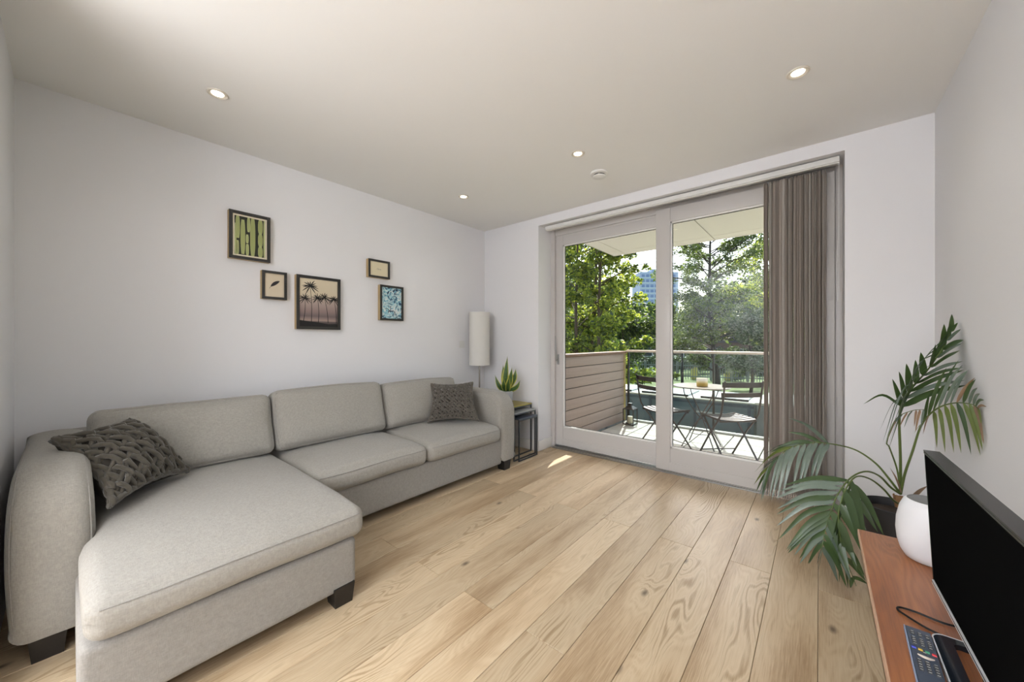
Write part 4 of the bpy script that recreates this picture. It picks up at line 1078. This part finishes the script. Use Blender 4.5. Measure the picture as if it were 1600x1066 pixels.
# table
tx, ty = -1.06, 4.72; tz = .655
t = thing('bistro_table', 'round dark metal bistro table between the two folding chairs', 'table', (tx, ty, BZ))
part('tabletop', MB().lathe([(.001, tz-BZ-.012), (.285, tz-BZ-.012), (.300, tz-BZ-.014), (.302, tz-BZ-.004), (.298, tz-BZ), (.001, tz-BZ)], (tx, ty, BZ), 48), mat('table_enamel', (168, 164, 158), .22, .1, spec=.8), t, True)
for k in range(4):
    a = math.pi/4+k*math.pi/2; c_, s_ = math.cos(a), math.sin(a)
    pts = cr([(tx+.22*c_, ty+.22*s_, tz-.012), (tx+.19*c_, ty+.19*s_, tz-.12), (tx+.05*c_+.02*s_, ty+.05*s_-.02*c_, tz-.32), (tx-.08*c_, ty-.08*s_, tz-.45), (tx-.24*c_, ty-.24*s_, BZ+.004)], 5)
    part('leg', MB().tube(pts, .006, 8), M['outmetal'], t, True)
mb = MB(); mb.tube([(tx+.13*math.cos(i/24*6.283), ty+.13*math.sin(i/24*6.283), BZ+.16) for i in range(24)], .004, 6, closed=True)
part('ring_brace', mb, M['outmetal'], t, True)
# candle glass on the table
kx, ky = -1.035, 4.655
t = thing('candle_glass', 'short round candle glass, gold below and white above, on the bistro table', 'candle', (kx, ky, tz))
def omb():
    m = bpy.data.materials.new('ombre_glass'); m.use_nodes = True; nt = m.node_tree; tc = nt.nodes.new('ShaderNodeTexCoord')
    sp = nt.nodes.new('ShaderNodeSeparateXYZ'); nt.links.new(tc.outputs['Generated'], sp.inputs[0]); rp = nt.nodes.new('ShaderNodeValToRGB')
    for i, (p, c_) in enumerate([(0.0, (150, 118, 36)), (.4, (196, 168, 84)), (.62, (228, 216, 176)), (.8, (238, 234, 224))]):
        e = rp.color_ramp.elements[i] if i < 2 else rp.color_ramp.elements.new(p); e.position = p; e.color = (*lin(c_), 1)
    nt.links.new(sp.outputs[2], rp.inputs[0]); nt.links.new(rp.outputs[0], nt.nodes['Principled BSDF'].inputs['Base Color']); nt.nodes['Principled BSDF'].inputs['Roughness'].default_value = .2
    return m
part('jar', MB().lathe([(.001, 0), (.056, 0), (.059, .004), (.059, .093), (.055, .093), (.054, .07), (.001, .068)], (kx, ky, tz), 36, caps=False), omb(), t, True)
part('wick', MB().tube([(kx, ky, tz+.068), (kx, ky, tz+.082)], .0015, 5), M['gasket'], t)
# lantern
qx, qy = -2.135, 5.27
t = thing('lantern', 'small black metal lantern with glass sides on the balcony floor', 'lantern', (qx, qy, BZ))
hw = .075; mb = MB()
mb.bbox(qx-hw, qx+hw, qy-hw, qy+hw, BZ+.008, BZ+.020, .002); mb.bbox(qx-hw, qx+hw, qy-hw, qy+hw, BZ+.225, BZ+.237, .002)
for sx_ in (-1, 1):
    for sy_ in (-1, 1):
        mb.bbox(qx+sx_*hw-.006, qx+sx_*hw+.006, qy+sy_*hw-.006, qy+sy_*hw+.006, BZ, BZ+.237, .001)
part('frame', mb, M['outmetal'], t, True)
mb = MB(); mb.add([(qx-hw, qy-hw, BZ+.237), (qx+hw, qy-hw, BZ+.237), (qx+hw, qy+hw, BZ+.237), (qx-hw, qy+hw, BZ+.237), (qx-.03, qy-.03, BZ+.275), (qx+.03, qy-.03, BZ+.275), (qx+.03, qy+.03, BZ+.275), (qx-.03, qy+.03, BZ+.275)], [(0, 3, 2, 1), (4, 5, 6, 7), (0, 1, 5, 4), (1, 2, 6, 5), (2, 3, 7, 6), (3, 0, 4, 7)])
mb.bbox(qx-.028, qx+.028, qy-.028, qy+.028, BZ+.275, BZ+.315, .003)
part('roof', mb, M['outmetal'], t, True)
part('handle', MB().tube([(qx+.028*math.cos(a), qy, BZ+.335+.035*math.sin(a)) for a in [math.pi*i/10*1.0-.3 for i in range(12)]], .003, 6), M['outmetal'], t, True)
for (a, b_, c, d_) in ((qx-hw+.006, qx+hw-.006, qy-hw-.001, qy-hw+.001), (qx-hw+.006, qx+hw-.006, qy+hw-.001, qy+hw+.001), (qx-hw-.001, qx-hw+.001, qy-hw+.006, qy+hw-.006), (qx+hw-.001, qx+hw+.001, qy-hw+.006, qy+hw-.006)):
    part('pane', MB().box(a, b_, c, d_, BZ+.020, BZ+.225), M['glass'], t)
single('pillar_candle', MB().lathe([(.001, 0), (.038, 0), (.040, .004), (.040, .095), (.034, .1), (.001, .096)], (qx, qy, BZ+.0205), 28), mat('candle_wax', (232, 220, 190), .5), 'cream pillar candle standing inside the lantern', 'candle', smooth=True, loc=(qx, qy, BZ+.0205))

# ------------------------------------------------------------------ outside: service roof boxes, garden, trees, tower
GZ = -1.9
M['bluegrey'] = mat('blue_grey_panel', (94, 112, 124), .35, .3, var=(3, .08)); M['lid'] = mat('grey_lid', (176, 182, 184), .5, var=(8, .05)); M['stone'] = mat('pale_stone', (206, 200, 188), .8, var=(10, .05))
M['greyframe'] = mat('frame_blue_grey', (70, 84, 98), .4, .4)
t = thing('service_roof', 'long blue-grey metal clad roof box beyond the glass balustrade', 'roof box', (-1.5, 6.8, GZ))
part('body', MB().box(-8.0, -.72, 6.30, 7.30, GZ, .262), M['bluegrey'], t)
part('coping', MB().bbox(-8.02, -.70, 6.26, 7.34, .262, .285, .004), M['stone'], t)
for (x0, x1) in ((-6.4, -4.45), (-4.2, -2.55), (-2.35, -1.62), (-1.42, -.80)):
    part('hatch_lid', MB().bbox(x0, x1, 6.34, 7.10, .285, .315, .006), M['lid'], t); part('lid_rim', MB().bbox(x0-.01, x1+.01, 6.325, 6.34, .283, .318, .001), M['gasket'], t)
for x in (-3.8, -3.0, -2.2, -1.5, -.78):
    part('mullion', MB().bbox(x-.02, x+.02, 6.285, 6.30, GZ, .262, .001), M['greyframe'], t)
part('rail', MB().bbox(-8, -.72, 6.283, 6.298, .20, .235, .001), M['greyframe'], t); part('rail', MB().bbox(-1.48, -.80, 6.281, 6.298, .06, .085, .001), M['lid'], t)
t = thing('parapet_block', 'lower pale-topped masonry block right of the blue-grey roof box', 'wall', (.2, 6.6, GZ))
part('body', MB().box(-.66, 2.4, 6.05, 7.3, GZ, .30), mat('block_grey', (120, 124, 128), .8), t); part('coping', MB().bbox(-.68, 2.4, 6.02, 7.33, .30, .33, .004), M['stone'], t)

def grassmat():
    m = mat('lawn', (112, 124, 78), .95, var=(1.5, .35)); return m
gm = grassmat()
single('ground', MB().box(-160, 130, 7.4, 300, GZ-.3, GZ), gm, kind='structure')
single('ground_near', MB().box(-160, 130, 3.8, 7.39, GZ-.3, GZ), mat('dark_ground', (70, 68, 62), .9), kind='structure')
# path
def gp(px, py): 
    d = (CAMZ-GZ)*FPX/(py-533); return at(px, py, d)
pth = MB(); A_ = [gp(985, 597), gp(1060, 600), gp(1120, 603)]
pp = [(-34, 13), (-14, 17.5), (-6, 19.0), (8, 17)]
for a, b_ in zip(pp[:-1], pp[1:]): pth.add([(a[0], a[1], GZ+.02), (b_[0], b_[1], GZ+.02), (b_[0], b_[1]+1.6, GZ+.02), (a[0], a[1]+1.6, GZ+.02), (a[0], a[1], GZ), (b_[0], b_[1], GZ), (b_[0], b_[1]+1.6, GZ), (a[0], a[1]+1.6, GZ)], [(0, 1, 2, 3), (0, 4, 5, 1), (3, 2, 6, 7), (0, 3, 7, 4), (1, 5, 6, 2)])
single('path', pth, mat('gravel_path', (204, 186, 152), .9), kind='structure')

def leaves(name, centers, radii, n, size, m, parent, seed, flat=.35, mats=None):
    rg = np.random.default_rng(seed); C = np.array(centers); Rr = np.array(radii)
    wts = Rr**2.2; wts = wts/wts.sum(); ix = rg.choice(len(C), n, p=wts)
    v = rg.normal(size=(n, 3)); v /= np.linalg.norm(v, axis=1)[:, None]; rad = rg.uniform(.25, 1, n)**.45
    P = C[ix]+v*rad[:, None]*Rr[ix][:, None]*np.array([1, 1, .7])
    nrm = rg.normal(size=(n, 3)); nrm[:, 2] = np.abs(nrm[:, 2])+flat; nrm /= np.linalg.norm(nrm, axis=1)[:, None]
    t1 = np.cross(nrm, rg.normal(size=(n, 3))); t1 /= np.linalg.norm(t1, axis=1)[:, None]; t2 = np.cross(nrm, t1)
    s = size*rg.uniform(.6, 1.3, n)[:, None]
    a = P+t1*s; b = P+t2*s*.55+t1*s*.1; c = P-t1*s*.8; d = P-t2*s*.55+t1*s*.1
    V = np.stack([a, b, c, d], 1).reshape(-1, 3)
    if parent is not None: V = V-np.array(ORG[parent.name])
    me = bpy.data.meshes.new(name); me.vertices.add(4*n); me.vertices.foreach_set('co', V.astype(np.float32).ravel())
    me.loops.add(4*n); me.loops.foreach_set('vertex_index', np.arange(4*n, dtype=np.int32))
    me.polygons.add(n); me.polygons.foreach_set('loop_start', np.arange(0, 4*n, 4, dtype=np.int32))
    for mm in (mats or [m]): me.materials.append(mm)
    if mats: me.polygons.foreach_set('material_index', rg.integers(0, len(mats), n).astype(np.int32))
    me.update(); me.validate()
    o = bpy.data.objects.new(name, me); link(o, parent); o['kind'] = 'stuff'; return o
M['bark'] = mat('bark', (86, 76, 62), .9, var=(5, .2)); M['barkdark'] = mat('bark_dark', (58, 52, 44), .9, var=(5, .2))
M['lf1'] = leafmat('leaf_bright', (134, 152, 58), (206, 214, 84), .5, .5, .2, .8)
M['lf2'] = leafmat('leaf_mid', (92, 116, 54), (146, 168, 66), .5, .45, .2, .8)
M['lf3'] = leafmat('leaf_dark', (58, 80, 44), (88, 112, 46), .5, .35, .2, .8)
M['lf4'] = leafmat('leaf_silver', (158, 168, 142), (160, 170, 120), .6, .35, .15, .8)  # silvery leaf tone, brightened to paint in the white crown highlights
M['lf5'] = leafmat('leaf_deep', (44, 62, 40), (56, 78, 36), .5, .25, .2, .8)
def tree(name, label, x, y, h, crown_r, crown_z0, nleaf, lsize, mats, seed, trunk=.09, nb=26, bark='bark', clus=.55, group='park trees beyond the balcony', top=1.0, stems=1, spread=.0):
    rg = random.Random(seed); t = thing(name, label, 'tree', (x, y, GZ), group=group)
    cen = []; rad = []; br = MB(); tk = MB()
    for sidx in range(stems):
        ox, oy = (rg.uniform(-spread, spread), rg.uniform(-spread, spread)) if stems > 1 else (0, 0)
        lean = Vector((rg.uniform(-.06, .06), rg.uniform(-.06, .06), 0))
        tp = [Vector((x+ox, y+oy, GZ))+Vector((lean.x*q*h+.12*math.sin(q*5+seed), lean.y*q*h, q*h)) for q in [i/9 for i in range(10)]]
        tk.tube(tp, [trunk*(1-.8*i/9)*(1.25 if i == 0 else 1) for i in range(10)], 8)
        for k in range(nb):
            q = crown_z0/h+(1-crown_z0/h)*(k+rg.random())/nb; p = spl(tp, min(.98, q))
            a = rg.uniform(0, 6.283); qq = (q-crown_z0/h)/(1-crown_z0/h)
            prof_ = math.sin(math.pi*min(1, .18+qq*.82*top))**.6
            ln = crown_r*prof_*rg.uniform(.55, 1.05)
            e = p+Vector((math.cos(a)*ln, math.sin(a)*ln, ln*rg.uniform(.1, .6)))
            m_1 = p.lerp(e, .5)+Vector((0, 0, ln*.08))
            br.tube([p, m_1, e], [trunk*.33*(1-qq*.5), trunk*.2, trunk*.05], 5, cap=False)
            for q2 in (.45, .72, 1.0):
                cpt = p.lerp(e, q2)+Vector((rg.uniform(-.3, .3), rg.uniform(-.3, .3), rg.uniform(-.2, .25)))*clus
                cen.append(tuple(cpt)); rad.append(clus*rg.uniform(.6, 1.25)*(.7+.3*q2))
                if rg.random() < .7:
                    e2 = cpt+Vector((rg.uniform(-1, 1), rg.uniform(-1, 1), rg.uniform(-.3, .6)))*clus*1.1
                    br.tube([p.lerp(e, q2*.8), e2], [trunk*.12, trunk*.03], 4, cap=False)
                    cen.append(tuple(e2)); rad.append(clus*.6)
    part('trunk', tk, M[bark], t, True); tag(part('branches', br, M[bark], t, True), kind='stuff')
    leaves('foliage', cen, rad, nleaf, lsize, None, t, seed, mats=[M[q] for q in mats])
    return t
def pos(px, d):
    p = at(px, 533, d); return p.x, p.y
for (px, d, h, r, z0, n, lab, seed, tr) in (
    (908, 13.5, 9.0, 2.2, 1.2, 12000, 'slender bright-leaved tree, leftmost trunk of the trio seen over the screen', 3, .085),
    (921, 14.5, 9.5, 2.1, 1.4, 10000, 'slender bright-leaved tree, middle trunk of the trio seen over the screen', 5, .10),
    (942, 13.0, 8.4, 2.3, 1.0, 13000, 'slender bright-leaved tree, right trunk of the trio, reaching toward the tower', 9, .085)):
    x, y = pos(px, d); tree('maple_tree', lab, x, y, h, r, z0, n, .078, ['lf1', 'lf1', 'lf2', 'lf3'], seed, trunk=tr, nb=30, clus=.33)
x, y = pos(880, 19); tree('maple_tree', 'bushy green tree filling the gap behind the slender trio', x, y, 9, 3.4, .6, 15000, .11, ['lf2', 'lf1', 'lf3'], 12, nb=26, clus=.8)
x, y = pos(978, 24); tree('shrubby_tree', 'low dark dense tree below the tower, right of the slender trio', x, y, 4.6, 2.6, .5, 13000, .10, ['lf3', 'lf2', 'lf5'], 14, nb=22, clus=.7, bark='barkdark')
x, y = pos(1118, 23); tree('large_park_tree', 'large dark spreading tree in the middle of the right-hand door pane', x, y, 10.6, 3.5, 1.0, 34000, .080, ['lf3', 'lf3', 'lf2', 'lf2', 'lf4'], 21, trunk=.20, nb=56, clus=.50, top=.72, bark='barkdark')
x, y = pos(1172, 19); tree('silver_leaf_tree', 'pale silvery-leaved low tree right of the large dark tree', x, y, 4.3, 1.6, 1.2, 8000, .085, ['lf4', 'lf3', 'lf3'], 25, trunk=.09, nb=22, clus=.55, bark='barkdark')
x, y = pos(1205, 25); tree('maple_tree', 'tall green tree behind the blind edge at the far right', x, y, 9.6, 3.6, 2.0, 20000, .095, ['lf2', 'lf3', 'lf1'], 29, trunk=.16, nb=32, clus=.75, bark='barkdark')
# distant belt of trees
ORD = ['first', 'second', 'third', 'fourth', 'fifth', 'sixth', 'seventh', 'eighth', 'ninth', 'tenth', 'eleventh', 'twelfth', 'nearest left', 'second nearest', 'third nearest', 'fourth nearest', 'fifth nearest', 'nearest right']
k = 0
for (px, d, h, r) in ((780, 46, 13, 6), (840, 50, 13, 6), (884, 44, 11, 5), (940, 48, 10, 5), (1000, 52, 7.5, 4.5), (1040, 47, 7, 4), (1085, 54, 8.2, 5), (1140, 50, 9.5, 5.5), (1190, 46, 11, 5.5), (1250, 50, 13, 6), (1330, 48, 13, 6), (1430, 50, 13, 6), (1160, 40, 8.5, 4.5), (1228, 38, 9, 4.5), (1290, 40, 10, 5), (1370, 38, 11, 5), (1480, 36, 12, 5.5), (1570, 34, 12, 5.5)):
    x, y = pos(px, d); k += 1
    tree('distant_tree', ORD[k-1]+' tree from the left in the dark distant belt closing the park', x, y, h, r, .6, 5200, .26, ['lf3', 'lf5', 'lf2'], 40+k, trunk=.22, nb=20, clus=1.5, bark='barkdark', group='distant belt of trees')
# low hedge shrubs behind the fence
for i in range(12):
    px = 960+i*26; d = 34+R.uniform(-1, 1); x, y = pos(px, d)
    t = thing('shrub', ORD[i]+' dark rounded shrub from the left behind the park fence', 'shrub', (x, y, GZ), group='shrubs behind the park fence')
    cs = [(x+R.uniform(-.9, .9), y+R.uniform(-.6, .6), GZ+R.uniform(.5, 1.5)) for _ in range(7)]
    part('stem', MB().tube([(x, y, GZ), (x, y, GZ+1.2)], .06, 6), M['barkdark'], t)
    leaves('foliage', cs, [.8]*7, 1500, .12, None, t, 80+i, mats=[M['lf5'], M['lf3']])
# small garden plants on the lawn
for i, (px, py, sz_, lab) in enumerate(((1005, 589, .8, 'bright yellow-green shrub on the lawn, left of the lamp post'), (1052, 585, .6, 'leafy green clump beside the lamp post'), (1148, 588, .9, 'dark leafy shrub between the yellow planters and the fence'))):
    p = gp(px, py+8); t = thing('garden_shrub', lab, 'shrub', (p.x, p.y, GZ), group='shrubs on the lawn')
    part('stem', MB().tube([p, p+Vector((0, 0, .4))], .03, 6), M['bark'], t)
    leaves('foliage', [(p.x+R.uniform(-.5, .5), p.y+R.uniform(-.3, .3), GZ+.25+R.uniform(0, .5)*sz_) for _ in range(6)], [.35*sz_]*6, 1400, .07, None, t, 120+i, mats=[M['lf1'] if i < 2 else M['lf5'], M['lf2']])
# fence
fx0 = at(960, 533, 31); fx1 = at(1260, 533, 26)
fe = thing('park_fence', 'grey paling fence running across the far side of the lawn', 'fence', (fx0.x, fx0.y, GZ))
mb = MB(); d_ = (fx1-fx0); d_.z = 0; L_ = d_.length; d_.normalize(); n = int(L_/.17)
for i in range(n):
    p = Vector((fx0.x, fx0.y, GZ))+d_*(i*.17); mb.bar(p+Vector((0, 0, .05)), p+Vector((0, 0, 1.38)), .05, .02, up=(-d_.y, d_.x, 0))
M['fence'] = mat('fence_grey', (132, 138, 138), .8)
tag(part('palings', mb, M['fence'], fe), kind='stuff')
for z in (.3, 1.15): part('rail', MB().bar(Vector((fx0.x, fx0.y+.04, GZ+z)), Vector((fx0.x, fx0.y+.04, GZ+z))+d_*L_, .04, .09), M['fence'], fe)
for i in range(int(L_/2.4)+1):
    p = Vector((fx0.x, fx0.y+.08, GZ))+d_*(i*2.4); part('post', MB().bar(p, p+Vector((0, 0, 1.45)), .09, .09, up=(0, 1, 0)), M['fence'], fe)
for px_, py_ in ((1018, 575), (1166, 573)):
    p = at(px_, py_, 28.6 if px_ > 1100 else 29.8); q = p
    s = (Vector((fx0.x, fx0.y, 0))+d_*((Vector((p.x, p.y, 0))-Vector((fx0.x, fx0.y, 0))).dot(d_))); s.z = p.z; s.y -= .05
    part('notice', MB().bar(s+Vector((0, 0, -.15)), s+Vector((0, 0, .15)), .22, .01, up=(-d_.y, d_.x, 0)), M['plastic'], fe)
# lamp post
p = gp(1066, 600); lz = at(1066, 508, (p.x*-ST+p.y*CT)).z
t = thing('park_lamp_post', 'slim black park lamp post in front of the large dark tree', 'lamp post', (p.x, p.y, GZ))
part('pole', MB().tube([p, Vector((p.x, p.y, GZ+1.2)), Vector((p.x, p.y, GZ+1.25)), Vector((p.x, p.y, lz-.15))], [.10, .09, .06, .05], 10), M['darkmetal'], t, True)
part('lantern_head', MB().lathe([(.06, -.2), (.10, -.12), (.28, .0), (.30, .05), (.10, .12), (.001, .14)], (p.x, p.y, lz), 20), mat('lamp_head', (150, 150, 146), .4, .4), t, True)
# yellow planters
M['yellow'] = mat('yellow_pot', (206, 188, 92), .6)
for i, (px, py, w_, h_, lab) in enumerate(((1083, 590, .30, .85, 'tall yellow bollard on the lawn left of the table candle'), (1087, 590, .24, .95, 'second taller yellow bollard on the lawn behind the first'), (1138, 592, .62, .55, 'squat yellow planter on the lawn'))):
    p = gp(px, py+3); single('planter' if i == 2 else 'bollard', MB().lathe([(.001, 0), (w_*.42, 0), (w_*.5, h_*.15), (w_*.5, h_*.9), (w_*.45, h_), (w_*.38, h_), (w_*.36, h_*.9), (.001, h_*.88)], p, 20), M['yellow'], lab, 'planter' if i == 2 else 'bollard', smooth=True, loc=p)
# low buildings and awning behind the fence
bq = at(1100, 533, 40)
t = thing('low_building', 'low brown brick building behind the park fence', 'building', (bq.x, bq.y, GZ))
part('wall', MB().box(bq.x-10, bq.x+12, bq.y, bq.y+6, GZ, GZ+2.9), mat('brown_brick', (126, 104, 88), .9, var=(2, .1)), t); part('roof', MB().bbox(bq.x-10.3, bq.x+12.3, bq.y-.3, bq.y+6.3, GZ+2.9, GZ+3.1, .03), mat('flat_roof', (90, 88, 86), .9), t)
for i in range(9):
    x0 = bq.x-9+i*2.3; f = part('window', MB().box(x0, x0+1.2, bq.y-.05, bq.y+.02, GZ+1.2, GZ+2.3), M['plastic'], t)
    part('pane', MB().box(x0+.08, x0+1.12, bq.y-.07, bq.y-.05, GZ+1.28, GZ+2.22), mat('dark_glass', (50, 62, 74), .1) if i == 0 else bpy.data.materials['dark_glass'], f)
aw = at(1176, 564, 27); 
t = thing('market_parasol', 'white flat canopy standing behind the fence at the right', 'canopy', (aw.x, aw.y, GZ))
mb = MB(); mb.add([(aw.x-1.3, aw.y-.9, aw.z-.1), (aw.x+1.3, aw.y-.9, aw.z-.1), (aw.x+1.3, aw.y+.9, aw.z-.1), (aw.x-1.3, aw.y+.9, aw.z-.1), (aw.x-.1, aw.y, aw.z+.22), (aw.x+.1, aw.y, aw.z+.22)], [(0, 1, 5, 4), (1, 2, 5), (2, 3, 4, 5), (3, 0, 4), (3, 2, 1, 0)])
part('canopy', mb, mat('canopy_white', (236, 236, 232), .8), t)
for sx_ in (-1.2, 1.2):
    for sy_ in (-.8, .8): part('pole', MB().tube([(aw.x+sx_, aw.y+sy_, GZ), (aw.x+sx_, aw.y+sy_, aw.z-.1)], .03, 6), M['steel'], t)
# tower block
tp0 = at(1000, 533, 215); tp1 = at(1060, 533, 215); topz = at(1000, 425, 215).z
t = thing('tower_block', 'distant blue-grey high-rise tower block between the trees', 'building', (tp0.x, tp0.y, GZ))
dx_ = (tp1-tp0); dx_.z = 0; TWd = dx_.length; dx_.normalize(); dn = Vector((-dx_.y, dx_.x, 0))
def tb(mb, u0, u1, w0, w1, z0, z1, mi=0):
    vs = [Vector((tp0.x, tp0.y, 0))+dx_*u+dn*w_+Vector((0, 0, z)) for u in (u0, u1) for w_ in (w0, w1) for z in (z0, z1)]
    mb.add(vs, [(0, 1, 3, 2), (4, 6, 7, 5), (0, 4, 5, 1), (2, 3, 7, 6), (0, 2, 6, 4), (1, 5, 7, 3)], mi)
mb = MB(); tb(mb, 0, TWd, 0, 14, GZ, topz); part('wall', mb, mat('tower_cladding', (188, 196, 222), .6), t)
mb = MB(); tb(mb, 8, TWd-6, 3, 10, topz, topz+2.2); part('plant_room', mb, mat('tower_grey', (160, 176, 190), .6), t)
mg = mat('tower_glass', (134, 150, 188), .5); mw = mat('tower_band', (220, 228, 234), .6)
for i in range(14):
    z = topz-1.0-i*3.0
    mb = MB(); tb(mb, 0, TWd, -.25, 0, z-2.6, z-2.2); part('floor_band', mb, mw, t)
    for j in range(8):
        u = 1.0+j*(TWd-2)/8
        mb = MB(); tb(mb, u, u+(TWd-2)/8-.8, -.12, .0, z-2.0, z-.4); part('window', mb, mg, t)
